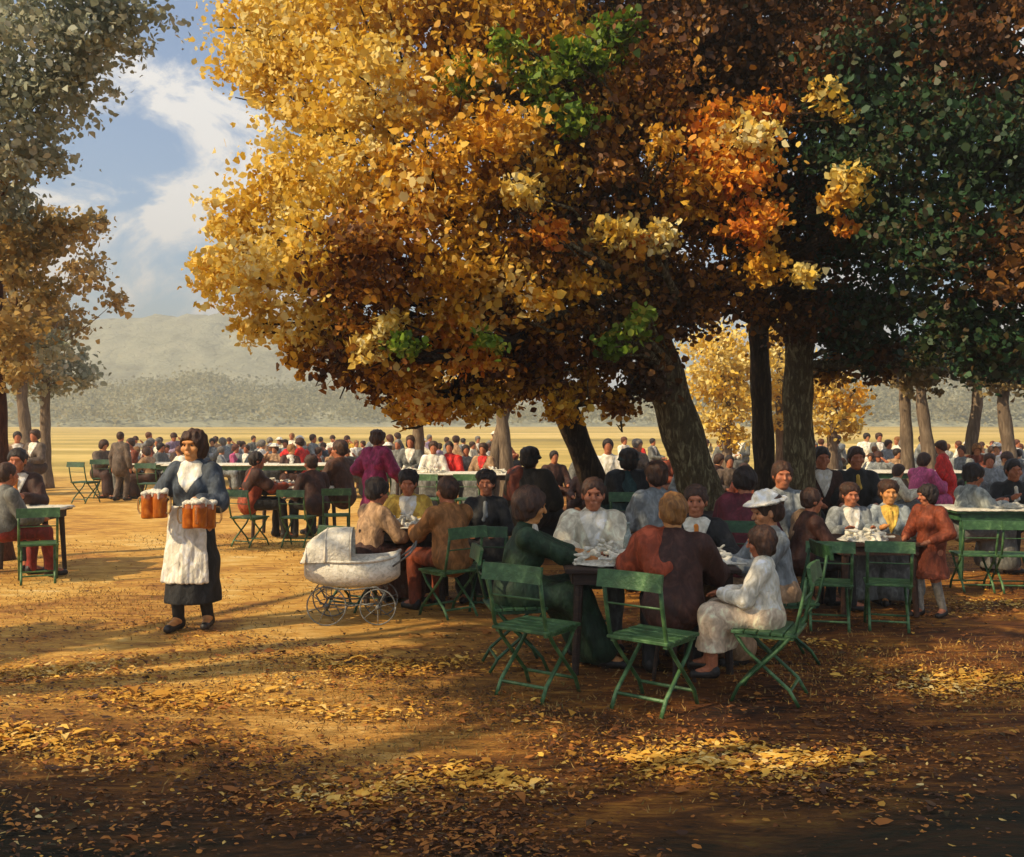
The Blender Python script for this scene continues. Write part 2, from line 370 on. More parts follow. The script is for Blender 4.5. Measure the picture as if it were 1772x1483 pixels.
# ------------------------------------------------------------------ trees
def leaves(clumps, size, density, seed, matmap):
    """clumps: (px, v, Y, r_px, material key [, flat]) -> one mesh of folded leaves"""
    r = np.random.default_rng(seed); Vs = []; Ms = []
    for cl in clumps:
        px, v, Y, rp, key = cl[:5]; rad = rp*Y/FPX
        c = np.array([wx(px, Y), Y, wz(v, Y)]); ax = np.array([rad, rad*1.05, rad*(cl[5] if len(cl) > 5 else .82)])
        area = 4*PI*rad*rad; n = int(density*area/(size*size))
        nsub = max(6, int(10 + 26*min(1.5, rad)**1.3))
        d = r.normal(size=(nsub, 3)); d /= np.linalg.norm(d, axis=1)[:, None]
        sub = c + d*ax*r.uniform(.45, 1.05, (nsub, 1))
        k = r.integers(0, nsub, n); sg = rad*.20*r.uniform(.5, 1.4, (nsub, 1))
        P = sub[k] + r.normal(size=(n, 3))*sg[k]*np.array([1.25, 1.1, .55])
        S = size*np.exp(r.normal(size=n)*.38); dark = r.random(n) < .28      # inner twigs' leaves, larger
        P[dark] = c + r.normal(size=(dark.sum(), 3))*ax*.42; S[dark] *= 1.5; far_ = r.random(n) < .08; P[far_] = c + (P[far_]-c)*r.uniform(1.05, 1.35, (far_.sum(), 1)); S = np.minimum(S, size*1.8)
        a = r.normal(size=(n, 3)) + np.array([0, 0, -.35]); a /= np.linalg.norm(a, axis=1)[:, None]
        nn = r.normal(size=(n, 3)); b = np.cross(a, nn); b /= np.linalg.norm(b, axis=1)[:, None]+1e-9; u = np.cross(a, b)
        wd = S*r.uniform(.28, .55, n); fold = S*r.uniform(-.25, .25, n)
        q = leafquad(P, a, b, u, S, wd, fold, r)
        Vs.append(q.reshape(-1, 3)); Ms.append(np.full(n, matmap[key], np.int32))
    V = np.concatenate(Vs); V[:, 2] = np.maximum(V[:, 2], .03)
    return V, np.arange(len(V)).reshape(-1, 6), np.concatenate(Ms)
def bend(p0, p1, n, amp, r):
    p0, p1 = Vector(p0), Vector(p1); out = []; o1 = Vector(r.normal(size=3))*amp; o2 = Vector(r.normal(size=3))*amp*.5
    for i in range(n+1):
        t = i/n; out.append(p0.lerp(p1, t) + o1*math.sin(PI*t) + o2*math.sin(2*PI*t))
    return out
def tree(label, trunk, rads, clumps, barkm, matlist, size, density, seed, group=None, limbs=True, name='tree', fork=None):
    """trunk: list of world points"""
    r = np.random.default_rng(seed); base = Vector(trunk[0])
    root = empty(name, (base.x, base.y, 0)); tag(root, label, 'tree', group); root.scale = (1, 1, 1)
    off = Vector((base.x, base.y, 0))
    mb = MB()
    # smooth trunk with root flare and knots
    P = [Vector(p) for p in trunk]; pts = []; rr = []
    for i in range(len(P)-1):
        for k in range(6):
            t = k/6; pts.append(P[i].lerp(P[i+1], t) - off); rr.append(rads[i]*(1-t)+rads[i+1]*t)
    pts.append(P[-1]-off); rr.append(rads[-1])
    rr = [q*(1+.55*math.exp(-max(0, p.z)/.22))*(1+.06*math.sin(p.z*9+seed)) for p, q in zip(pts, rr)]
    pts[0].z = -.06
    mb.tube(pts, rr, n=14)
    if limbs:
        top = P[-1] - off
        st = [(pts[len(pts)*k//8], rr[len(rr)*k//8]) for k in (5, 6, 7)] + [(top, rads[-1])]
        for i, cl in enumerate(clumps):
            px, v, Y, rp = cl[:4]; c = Vector((wx(px, Y), Y, wz(v, Y))) - off
            s, sr = min(st, key=lambda q: (q[0]-c).length + (3 if q[0].z > c.z else 0))
            L_ = bend(s, c, 7, (c-s).length*.07, r); r0 = min(sr*.6, .035 + (c-s).length*.018)*(1 if limbs is True else .4)
            mb.tube(L_, [r0*(1-.8*t/7) for t in range(8)], n=6)
            for q in range(4 if limbs is True else 0):
                d = Vector(r.normal(size=3)).normalized()*rp*Y/FPX*.95
                mb.tube(bend(L_[4+q % 3], c+d, 3, .06, r), [r0*.4, r0*.3, r0*.2, .006], n=4)
    mb.build('trunk', barkm, root, smooth=True)
    keys = list(dict.fromkeys(c[4] for c in clumps)); mm = {k: i for i, k in enumerate(keys)}
    V, F, M = leaves(clumps, size, density, seed, mm)
    V = V - np.array([off.x, off.y, 0])
    mesh_np('crown', V, F, [MATS[matlist[k]] if isinstance(matlist[k], str) else matlist[k] for k in keys], root, midx=M)
    return root
bark = mat('bark_dark', (.045,.026,.014), (.13,.085,.045), rough=.9, scale=7, stretch=(3,3,.6), bump=1.0, bscale=22, spec=.2)
bark.node_tree.nodes['Bump'].inputs['Distance'].default_value = .06
barkp = mat('bark_lichen', (.12,.085,.04), (.42,.36,.19), rough=.9, scale=8, stretch=(2.5,2.5,.8), bump=1.0, bscale=22, spec=.2)
barkp.node_tree.nodes['Bump'].inputs['Distance'].default_value = .06
barkr = mat('bark_reddish', (.07,.022,.012), (.15,.06,.03), rough=.9, scale=7, stretch=(3,3,.6), bump=.8, bscale=22, spec=.2)
barkf = mat('bark_far', (.17,.12,.08), (.28,.21,.14), rough=.9, scale=6, stretch=(3,3,.6), bump=.8, bscale=22, spec=.2)
leafmat('gold', [(.10,.035,.006), (.42,.19,.012), (.78,.40,.022), (.88,.54,.06), (.90,.74,.32)], .38)
leafmat('goldlight', [(.55,.33,.025), (.86,.56,.06), (.90,.72,.22), (.92,.85,.54)], .40)
leafmat('rust', [(.035,.013,.005), (.10,.033,.007), (.28,.10,.012), (.60,.27,.022), (.80,.50,.09)], .30)
leafmat('orange', [(.40,.09,.010), (.78,.24,.015), (.86,.42,.03), (.90,.64,.18)], .36)
leafmat('green', [(.03,.05,.008), (.10,.17,.012), (.20,.32,.025), (.50,.38,.04)], .34)
leafmat('darkgreen', [(.010,.014,.006), (.015,.04,.014), (.03,.085,.028), (.075,.042,.012), (.05,.13,.05)], .25)
leafmat('darkbrown', [(.025,.011,.005), (.075,.028,.008), (.15,.058,.012), (.32,.14,.02)], .25)
leafmat('greyolive', [(.17,.20,.15), (.32,.35,.25), (.48,.49,.36), (.62,.57,.42)], .38)
leafmat('olivegold', [(.20,.16,.07), (.34,.26,.10), (.52,.32,.08), (.58,.46,.24)], .34)
leafmat('farolive', [(.14,.11,.05), (.28,.20,.08), (.45,.32,.12)], .3)
ALL = {k: k for k in ('gold','goldlight','rust','orange','green','darkgreen','darkbrown','greyolive','olivegold','farolive')}
def tp(px, v, Y): return (wx(px, Y), Y, wz(v, Y))
G, GL, RU, ORG, GR, DG, DB = 'gold','goldlight','rust','orange','green','darkgreen','darkbrown'
tree('golden tree with a slender leaning trunk, its bright yellow crown nearest the open sky',
     [(wx(1052,13),13,0), tp(1030,840,13), tp(975,700,12.8), tp(900,560,12.2), tp(800,380,11.5)], [.20,.17,.16,.14,.09],
     [(470,40,11,100,GL),(590,50,10.5,130,GL),(740,20,10.6,130,G),(450,120,10.8,75,GL),(520,210,10.6,75,GL),(640,170,10,120,GL),(480,330,10.5,85,GL),(600,300,9.9,110,GL),
      (425,395,10.6,75,GL),(372,468,10.8,50,GL),(440,480,10.5,80,GL),(720,330,9.6,115,G),(540,440,9.9,105,GL),(660,450,9.5,110,RU),(790,180,10,110,G),
      (560,560,10.4,75,GL),(450,560,10.7,48,GL),(670,580,10,85,RU),(790,480,9.6,110,G),(800,600,10,80,ORG),(715,650,10.6,62,G),(760,700,10.9,45,G),(850,660,10.6,60,RU),(600,640,10.3,55,RU),(530,610,10.5,48,G),(735,700,10.2,42,ORG),(820,700,10.3,40,G),(640,600,9.7,40,GL),(700,600,9.3,34,GR),(845,590,9.3,32,GR),(680,560,9.4,30,GL),(700,712,11.2,34,G),(655,668,10.8,40,RU),
      (560,-130,11,170,GL),(780,-160,11,190,G),(640,-330,11.5,190,G)],
     bark, ALL, .055, 1.5, 11)
tree('broad rust brown tree on the thick leaning lichen covered trunk',
     [(wx(1262,12),12,0), tp(1215,860,12), tp(1165,700,11.9), tp(1120,560,11.8), tp(1080,300,11.8)], [.31,.25,.235,.22,.15],
     [(870,70,11,130,G),(930,150,9.8,52,GR),(1000,105,9.9,50,GR),(880,85,9.7,42,GR),(1065,60,10.1,44,GR),(985,205,9.8,46,GR),(1010,150,10.6,110,RU),(940,60,10.4,80,G),(800,140,9.7,42,GR),(1090,180,11,140,RU),(880,300,10.2,110,G),(980,300,10.6,110,RU),(1150,80,11.5,140,DB),(900,450,10.2,110,RU),(1020,420,10.5,120,RU),
      (1130,380,11,120,RU),(940,570,10.5,95,RU),(1050,560,10.8,100,DB),(1160,520,11,95,RU),(930,650,11,55,RU),(1010,665,11,50,RU),(1110,640,11.2,62,DB),(970,700,10.8,40,G),(1070,700,11.2,36,RU),(1060,400,9.7,42,GL),(950,400,9.5,36,ORG),(1000,490,9.8,36,G),(930,520,9.4,40,G),(1100,430,9.9,30,ORG),(1150,250,9.9,36,G),(1060,300,9.8,34,RU),(880,230,9.4,70,G),(900,330,9.3,40,GL),(1110,560,10,34,GR),(1060,600,10,30,GR),(1140,410,9.9,34,GL),
      (950,-140,11.5,190,RU),(1150,-150,12,190,DB),(1030,-330,12,180,RU),(1080,120,11.8,150,DB)],
     barkp, ALL, .055, 1.5, 12)
tree('orange tinged tree on a thin upright trunk between two thicker ones',
     [(wx(1338,13),13,0), tp(1325,850,13), tp(1318,700,13), tp(1312,560,13), tp(1300,300,12.6)], [.17,.14,.13,.12,.08],
     [(1230,250,11.6,110,DB),(1255,290,10.2,84,ORG),(1225,215,10.4,50,ORG),(1180,300,10.4,40,G),(1300,240,10.1,50,GL),(1305,390,10.2,55,ORG),(1320,460,10.2,42,G),(1210,330,10.2,50,G),(1320,200,10.9,50,ORG),(1270,400,11.8,100,RU),(1300,500,11.8,85,RU),(1235,110,12,130,DB),(1215,500,12,60,DB),(1345,330,11.8,90,DB),(1250,-60,12,150,DB),
      (1470,320,10.0,40,GL),(1440,350,10.1,28,G),(1395,475,10.0,26,GL),(1430,165,10.3,36,GL),(1460,200,10.3,22,GL),(1460,395,10.2,20,ORG),(1180,345,10.6,50,ORG)],
     bark, ALL, .055, 1.5, 13)
tree('dark green tree on the upright trunk with a forked branch, spreading over the right tables',
     [(wx(1392,12.5),12.5,0), tp(1385,840,12.5), tp(1380,700,12.5), tp(1385,560,12.4), tp(1430,300,12)], [.25,.19,.18,.17,.1],
     [(1360,90,11.8,140,DB),(1470,100,11,130,DB),(1430,250,11.3,110,DG),(1400,420,11.8,100,DB),(1500,400,11.2,110,DG),(1390,540,12,70,DB),(1470,540,12,85,DG),(1370,-100,11.8,170,DG),(1560,530,12,75,DG),(1530,620,12.3,50,DB),(1480,600,12.4,60,DG),(1600,650,12,42,'farolive'),(1450,640,12.6,36,RU)],
     barkp, ALL, .055, 1.6, 14)
tree('deep green tree filling the upper right corner, its lowest twigs above the right hand table',
     [(wx(1900,11),11,0), (wx(1890,11),11,1.5), (wx(1850,10.8),10.8,3), (wx(1760,10.5),10.5,5)], [.32,.26,.22,.14],
     [(1560,120,10.5,140,DG),(1700,80,10,150,DB),(1590,270,10.2,130,DG),(1740,270,9.7,140,DG),(1640,420,10,115,DG),(1760,440,9.7,110,DB),(1660,540,10.4,80,DG),(1760,570,10,80,DG),(1710,630,10.6,50,DG),
      (1620,-110,10.5,180,DG),(1800,-110,10,190,DB),(1880,200,10,160,DG),(1900,480,10,120,DG),(1600,610,10.8,40,DG)],
     bark, ALL, .055, 1.6, 15)
tree('grey olive tree cut by the left edge, with a dark reddish trunk',
     [(wx(0,13),13,0), tp(0,800,13), tp(-4,680,13), tp(-10,450,12.8), tp(0,250,12.6)], [.13,.11,.10,.09,.07],
     [(20,60,12,125,'greyolive'),(130,30,12,100,'greyolive'),(220,45,12.3,66,'greyolive'),(60,170,12,92,'greyolive'),(145,140,12.2,62,'greyolive'),(20,270,12,66,'greyolive'),(80,270,12.2,48,'greyolive'),
      (25,350,12.4,52,'greyolive'),(60,410,12.6,52,'olivegold'),(120,395,12.8,34,'olivegold'),(20,450,12.4,55,'olivegold'),(80,500,12.6,42,'olivegold'),(25,560,12.5,58,'olivegold'),(15,640,12.6,44,'olivegold'),(90,600,12.9,40,'greyolive'),
      (-90,150,12,130,'greyolive'),(60,-120,12,150,'greyolive'),(210,-90,12.4,90,'greyolive'),(-80,330,12.2,90,'olivegold')],
     barkr, ALL, .062, 1.1, 16, limbs='thin')
# two far trunks on the left with tawny crowns
tree('tawny tree far left with the more slanting of two pale trunks', [(wx(54,25),25,0), tp(50,790,25), tp(38,690,25), tp(40,600,25)], [.17,.15,.13,.10],
     [(30,430,25,70,'olivegold'),(100,400,25,55,'olivegold'),(40,530,25,70,'olivegold'),(20,620,25,62,'olivegold'),(165,385,25,28,'olivegold'),(150,470,25,40,'olivegold'),(-60,500,25,80,'olivegold')],
     barkf, ALL, .11, 1.15, 17, limbs='thin', group='pale trunked trees far left')
tree('tawny tree far left on the straighter of two pale trunks, crown over the field', [(wx(80,26),26,0), tp(79,780,26), tp(78,690,26), tp(80,620,26)], [.15,.13,.12,.09],
     [(90,560,26,62,'olivegold'),(110,640,26,50,'greyolive'),(60,660,26,48,'greyolive'),(150,650,26,26,'greyolive'),(200,520,26,24,'olivegold')],
     barkf, ALL, .11, 1.1, 18, limbs='thin', group='pale trunked trees far left')
# small trees between the crowd and the big crowns
for px, Y, crown, key, lab, lean in [
    (725,22,[(700,655,22,42,GL),(745,640,22,45,GL),(725,700,22,38,GL),(770,690,22,32,G)], G, 'small yellow tree on a thin straight trunk behind the magenta woman', 2),
    (850,21,[(830,640,21,50,G),(880,650,21,45,G)], G, 'small gold tree whose thin trunk leans right beside the dark seated figure', -22),
    (880,20,[(905,650,20,50,G),(900,600,20,50,RU)], RU, 'small brown gold tree with a forked trunk behind the dark seated figure', 12),
    (1258,25,[(1235,600,25,56,GL),(1285,630,25,52,GL),(1232,665,25,50,GL),(1280,695,25,46,GL),(1235,725,25,40,GL),(1270,755,25,30,GL)], GL, 'bright sunlit yellow tree seen between the thick and the thin trunk', 0),
    (1352,26,[(1350,620,26,44,GL),(1352,680,26,40,GL),(1340,570,26,44,GL),(1350,730,26,30,GL)], GL, 'sunlit pale yellow tree seen between the two upright trunks', 2),
    (1440,25,[(1420,670,25,46,GL),(1465,690,25,40,G),(1425,725,25,40,GL),(1470,735,25,28,GL)], GL, 'low golden tree just right of the forked dark trunk', 0),
    (1572,21,[(1560,640,21,50,'farolive'),(1600,610,21,50,DG)], DG, 'thin dark tree behind the pink woman, leftmost of the four thin right hand trees', 5),
    (1612,20,[(1590,640,20,45,'farolive'),(1640,620,20,45,DG)], DG, 'thin dark tree with a trunk slanting left, beside the pink woman', 14),
    (1672,21,[(1690,640,21,45,'farolive'),(1660,600,21,55,DG)], DG, 'thin tree slanting right above the woman in red', -16),
    (1752,19,[(1740,620,19,60,DG),(1720,660,19,40,'farolive'),(1780,650,19,45,DG)], DG, 'thin dark tree at the right edge behind the guests in blue', 14)]:
    b = (wx(px,Y), Y, 0)
    tree(lab, [b, (wx(px-lean*.4,Y),Y,wz(780,Y)), (wx(px-lean*1.2,Y),Y,wz(700,Y)), (wx(crown[0][0],Y),Y,wz(crown[0][1]-10,Y))], [.16,.13,.11,.06], crown, barkf, ALL, .085, 1.25, int(px), group='small trees behind the crowd')
# big tree standing out of frame, left of the viewer: its crown dapples the foreground
o = tree('large chestnut tree standing left of the view', [(-9.2,4.2,0),(-9.1,4.2,2),(-8.8,4.4,4.5),(-8.2,4.6,7)], [.4,.33,.28,.15], [], bark, ALL, .2, 1, 99, limbs=False) if False else None
def shade_tree(x, y, cl, label, seed):
    # clumps given directly in world metres
    global wx, wz
    root = empty('tree', (x, y, 0)); tag(root, label, 'tree')
    mb = MB(); r = np.random.default_rng(seed)
    mb.tube([(0,0,-.05),(0,.05,1.5),(.1,.1,3.2),(.2,.2,5.2)], [.42,.32,.27,.16], n=14)
    for c in cl:
        p = Vector(c[:3]) - Vector((x, y, 0)); mb.tube(bend((.1,.1,3.0), p, 5, .2, r), [.13,.11,.09,.07,.05,.02], n=6)
    mb.build('trunk', bark, root, smooth=True)
    Vs = []
    for cx, cy, cz, rad in cl:
        n = int(1.5*4*PI*rad*rad/(.16*.16)); d = r.normal(size=(26, 3)); d /= np.linalg.norm(d, axis=1)[:, None]
        sub = np.array([cx-x, cy-y, cz]) + d*rad*np.array([1,1,.6])*r.uniform(.3, 1, (26, 1)); k = r.integers(0, 26, n)
        P = sub[k] + r.normal(size=(n, 3))*rad*.2; a = r.normal(size=(n, 3)); a /= np.linalg.norm(a, axis=1)[:, None]
        b = np.cross(a, r.normal(size=(n, 3))); b /= np.linalg.norm(b, axis=1)[:, None]; S = .16*r.uniform(.7, 1.4, (n, 1))
        Vs.append(leafquad(P, a, b, np.cross(a, b), S[:, 0], S[:, 0]*.4, S[:, 0]*.1, r).reshape(-1, 3))
    V = np.concatenate(Vs); mesh_np('crown', V, np.arange(len(V)).reshape(-1, 6), MATS['rust'], root)
# occluder for ground point (gx, gy) at height h lies at (gx,gy) + TOSUN*(h/TOSUN.z)
def occ(gx, gy, h, r): return (gx + TOSUN.x/TOSUN.z*h, gy + TOSUN.y/TOSUN.z*h, h, r)
shade_tree(-9.4, -.6, [occ(-2.6,4.3,6.5,1.05), occ(-1.5,4.2,7,1.1), occ(-.6,3.9,7,1.2), occ(.4,3.9,7.2,1.15), occ(1.4,4.0,6.5,1.2), occ(2.5,4.4,7,1.25), occ(3.3,4.9,7.4,1.0), occ(4.2,5.2,8,1.3),
    occ(2.3,6.0,6.5,.75), occ(4.0,6.3,7.5,1.0), occ(.7,7.0,6.5,.95), occ(1.8,7.4,7,.9), occ(4.9,7.8,8,1.0), occ(2.9,5.4,8,.7), occ(.5,6.3,7,.45)],
    'large rust brown chestnut tree standing out of view to the left', 31)
shade_tree(-8.6, 4.2, [occ(-.1,8.0,6.5,.75), occ(1.3,8.7,7,1.0), occ(3.1,8.9,7.5,1.0), occ(.2,9.6,6.5,.8), occ(2.4,10.3,7,1.1), occ(-3.9,8.45,5,.5), occ(-3.0,8.25,5,.35), occ(.4,11.5,6.5,1.0), occ(-1.0,12.2,6.5,.8)],
    'second chestnut tree standing out of view behind the left edge', 32)
# ------------------------------------------------------------------ props
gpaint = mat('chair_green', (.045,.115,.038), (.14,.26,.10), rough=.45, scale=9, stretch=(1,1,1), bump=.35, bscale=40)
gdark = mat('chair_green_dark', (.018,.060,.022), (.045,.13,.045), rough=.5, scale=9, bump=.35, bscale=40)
white = mat('linen_white', (.72,.66,.52), (.86,.82,.70), rough=.8, scale=20, bump=.6, bscale=50)
tabm = mat('table_dark_wood', (.030,.014,.008), (.07,.034,.018), rough=.65, scale=9, stretch=(.5,4,4), bump=.4)
tabg = mat('table_green', (.03,.09,.035), (.06,.16,.06), rough=.5, scale=9, bump=.3)
beer = mat('beer_amber', (.42,.10,.008), (.72,.26,.02), rough=.15, scale=9, bump=.05, spec=.6)
foam = mat('beer_foam', (.80,.74,.60), (.90,.86,.76), rough=.9, scale=60, bump=.8, bscale=90)
glass = bpy.data.materials.new('mug_glass'); glass.use_nodes = True
gb = glass.node_tree.nodes['Principled BSDF']; gb.inputs['Base Color'].default_value = (.85,.62,.35,1); gb.inputs['Roughness'].default_value = .08
gb.inputs['Transmission Weight'].default_value = .85; gb.inputs['IOR'].default_value = 1.2

def make_chair(mt=gpaint):
    """folding garden chair: plank back rail, flat bar posts that run on as crossing curved legs; faces +Y"""
    t = empty('folding_chair', (0,0,0))
    m = MB(); n = 9; hw = .225
    V = []; 
    for i in range(n+1):
        a = -1+2*i/n; y = -.285 + .018*a*a*-1; 
        for dy, dz in ((0,.765),(.0,.87),(.022,.87),(.022,.765)): V.append((a*hw, y+dy - (.765-dz)*-.18*-1, dz))
    F = []
    for i in range(n):
        for j in range(4): F.append((i*4+j, i*4+(j+1)%4, (i+1)*4+(j+1)%4, (i+1)*4+j))
    F += [(3,2,1,0), tuple(n*4+j for j in range(4))]; m.add(V, F); m.build('backrest', mt, t)
    m = MB()
    for i in range(5): m.box((0, -.165+.083*i, .443+.002*(i % 2)), (.43, .076, .022), bev=.004)
    m.build('seat', mt, t)
    m = MB(); m.box((-.185,0,.422), (.028,.36,.02)); m.box((.185,0,.422), (.028,.36,.02)); m.box((0,.165,.421), (.34,.025,.02)); m.build('seat_frame', mt, t)
    for s in (-1, 1):
        x = s*.198
        m = MB(); m.tube([(x,-.26,.80),(x,-.235,.66),(x,-.19,.47),(x,-.10,.36),(x,.04,.22),(x,.16,.10),(x,.205,.0)], [.0145]*7, n=8, flat=.8); m.build('leg', mt, t, smooth=True)
        x = s*.175
        m = MB(); m.tube([(x,.185,.425),(x,.12,.33),(x,-.02,.21),(x,-.15,.10),(x,-.21,.0)], [.0145]*5, n=8, flat=.8); m.build('leg', mt, t, smooth=True)
    m = MB(); m.tube([(-.198,.165,.095),(.198,.165,.095)], .011, n=6); m.build('stretcher', mt, t)
    m = MB(); m.tube([(-.175,-.155,.09),(.175,-.155,.09)], .011, n=6); m.build('stretcher', mt, t)
    m = MB(); m.tube([(-.198,-.235,.66),(.198,-.235,.66)], .007, n=6); m.build('back_bar', mt, t)
    return t
CH0 = [None]
def chair(X, Y, face, label, s=1.0, dark=False, group='green folding garden chairs'):
    if CH0[0] is None: c = CH0[0] = make_chair()
    else: c = copy_tree(CH0[0])
    c.location = (X, Y, 0); c.rotation_euler = (0, 0, -math.radians(face)); c.scale = (s,)*3
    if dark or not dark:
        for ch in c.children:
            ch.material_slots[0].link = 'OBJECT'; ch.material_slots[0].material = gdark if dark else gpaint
    return tag(c, label, 'chair', group)

def table(X, Y, lx, ly, h, label, mt=tabm, face=0, cloth_m=None, clabel=None, drop=.03):
    t = empty('garden_table', (X, Y, 0), face); tag(t, label, 'table', 'tables in the beer garden')
    m = MB(); nb = max(3, int(ly/.16)); 
    for i in range(nb): m.box((0, -ly/2+ly*(i+.5)/nb, h-.015), (lx, ly/nb-.006, .03), bev=.004)
    m.build('tabletop', mt, t)
    m = MB(); m.box((0, -ly/2+.05, h-.07), (lx-.12, .025, .08)); m.box((0, ly/2-.05, h-.07), (lx-.12, .025, .08))
    m.box((-lx/2+.06,0,h-.07),(.025,ly-.13,.08)); m.box((lx/2-.06,0,h-.07),(.025,ly-.13,.08)); m.build('apron_rail', mt, t)
    for sx in (-1, 1):
        for sy in (-1, 1):
            m = MB(); m.tube([(sx*(lx/2-.10), sy*(ly/2-.09), h-.04), (sx*(lx/2-.07), sy*(ly/2-.06), 0)], [.035,.026], n=8); m.build('leg', mt, t)
    if clabel:
        nx, ny = 46, 22; r = np.random.default_rng(int(abs(X*100)+Y)); V = []; ph = r.uniform(0, 6, 6)
        ex, ey = lx+2*drop, ly+2*drop
        for top in (1, 0):
            for i in range(nx+1):
                for j in range(ny+1):
                    x = -ex/2+ex*i/nx; y = -ey/2+ey*j/ny
                    ox = max(0, abs(x)-lx/2-.004); oy = max(0, abs(y)-ly/2-.004); d = max(ox, oy)
                    xx = max(-lx/2-.012, min(lx/2+.012, x)); yy = max(-ly/2-.012, min(ly/2+.012, y))
                    wr = .006*math.sin(x*31+ph[0]+3*math.sin(y*9))*math.sin(y*27+ph[1]) 
                    fl = .018*math.sin((x+y)*26+ph[2])*min(1, d/.05)
                    V.append((xx + (fl+.005*top)*(1 if x > 0 else -1)*(ox > 0), yy + (fl+.005*top)*(1 if y > 0 else -1)*(oy > 0), h + .010 + .005*top + abs(wr) - d*(1+.12*math.sin(x*9+ph[3])*0)))
        K = (nx+1)*(ny+1); F = []
        for i in range(nx):
            for j in range(ny):
                a = i*(ny+1)+j; F.append((a, a+ny+1, a+ny+2, a+1)); F.append((K+a, K+a+1, K+a+ny+2, K+a+ny+1))
        for i in range(nx):
            for a, b in ((i*(ny+1), (i+1)*(ny+1)), ((i+1)*(ny+1)+ny, i*(ny+1)+ny)): F.append((a, K+a, K+b, b))
        for j in range(ny):
            for a, b in ((j+1, j), (nx*(ny+1)+j, nx*(ny+1)+j+1)): F.append((a, K+a, K+b, b))
        o = mesh_np('tablecloth', V, F, cloth_m or white, smooth=True)
        o.location = (X, Y, 0); o.rotation_euler = (0, 0, -math.radians(face)); tag(o, clabel, 'tablecloth')
    return t

def napkin(X, Y, h, lx, ly, hh, label, seed, parent=None):
    """heap of crumpled white linen"""
    r = np.random.default_rng(seed); pr = [('ell', (0,0,.012), (lx/2, ly/2, .014), None, .01)]
    n = int(12 + 40*lx*ly/.12)
    for i in range(n):
        a = r.uniform(0, 2*PI); q = math.sqrt(r.random())*.95; p = np.array([math.cos(a)*q*lx/2, math.sin(a)*q*ly/2, r.uniform(.008, hh*(1-q*.65))])
        d = r.normal(size=3)*np.array([.05,.035,.018]); e = p + d; p[2] = max(.01, p[2]); e[2] = max(.01, e[2])
        pr.append(('cap', p, e, r.uniform(.010,.020), r.uniform(.006,.013), .018))
    pr.append(('pl', (0,0,-1), 0.0))
    V, F = sdf_mesh(pr, .0075)
    o = mesh_np('crumpled_napkin', V, F, white, smooth=True); o.location = (X, Y, h+.001)
    return tag(o, label, 'napkin', 'crumpled white linen on the tables')

def beer_mug(X, Y, Z, s, label, group, handle=0):
    t = empty('beer_mug', (X, Y, Z), handle, s); tag(t, label, 'beer mug', group)
    m = MB(); pr = []; n = 16
    for z, rr in ((0,.048),(.006,.054),(.02,.056),(.05,.054),(.10,.055),(.15,.056),(.19,.055),(.195,.052)): pr.append((rr, z))
    V = []; F = []
    for rr, z in pr:
        for j in range(2*n): V.append((rr*(1+.02*(j % 2))*math.cos(PI*j/n), rr*(1+.02*(j % 2))*math.sin(PI*j/n), z))
    for i in range(len(pr)-1):
        for j in range(2*n): F.append((i*2*n+j, i*2*n+(j+1)%(2*n), (i+1)*2*n+(j+1)%(2*n), (i+1)*2*n+j))
    F.append(tuple(range(2*n-1,-1,-1))); F.append(tuple((len(pr)-1)*2*n+j for j in range(2*n))); m.add(V, F)
    m.build('filled_glass', beer, t, smooth=True)
    m = MB(); m.tube([(.052,0,.16),(.085,0,.165),(.100,0,.14),(.100,0,.07),(.085,0,.04),(.052,0,.04)], .008, n=8); m.build('handle', glass, t, smooth=True)
    r = np.random.default_rng(int(abs(X)*1000) % 97)
    pp = [('ell', (0,0,.200), (.058,.058,.018), None, .01)]
    for i in range(9):
        a = r.uniform(0, 2*PI); q = r.uniform(.02,.056); pp.append(('ell', (math.cos(a)*q, math.sin(a)*q, r.uniform(.196,.222)), (.022,.022,.016), None, .012))
    for a, l in ((r.uniform(3.6,4.2), .03), (r.uniform(4.9,5.5), .045), (r.uniform(0,2), .03)):
        pp.append(('cap', (math.cos(a)*.058, math.sin(a)*.058, .198), (math.cos(a)*.060, math.sin(a)*.060, .198-l), .010, .006, .01))
    V, F = sdf_mesh(pp, .005); mesh_np('foam', V, F, foam, t, smooth=True)
    return t
def cup(X, Y, Z, mt, label, s=1.0):
    m = MB(); m.lathe([(.03,0),(.036,.004),(.040,.05),(.044,.095),(.040,.095),(.036,.06),(.030,.012)], 18)
    o = m.build('drinking_cup', mt, smooth=True); o.location = (X, Y, Z+.001); o.scale = (s,)*3
    return tag(o, label, 'cup')
def bottle(X, Y, Z, mt, label):
    m = MB(); m.lathe([(.030,0),(.036,.006),(.037,.13),(.030,.17),(.014,.21),(.012,.26),(.015,.262),(.015,.275),(.011,.277)], 16)
    o = m.build('bottle', mt, smooth=True); o.location = (X, Y, Z+.001); return tag(o, label, 'bottle')

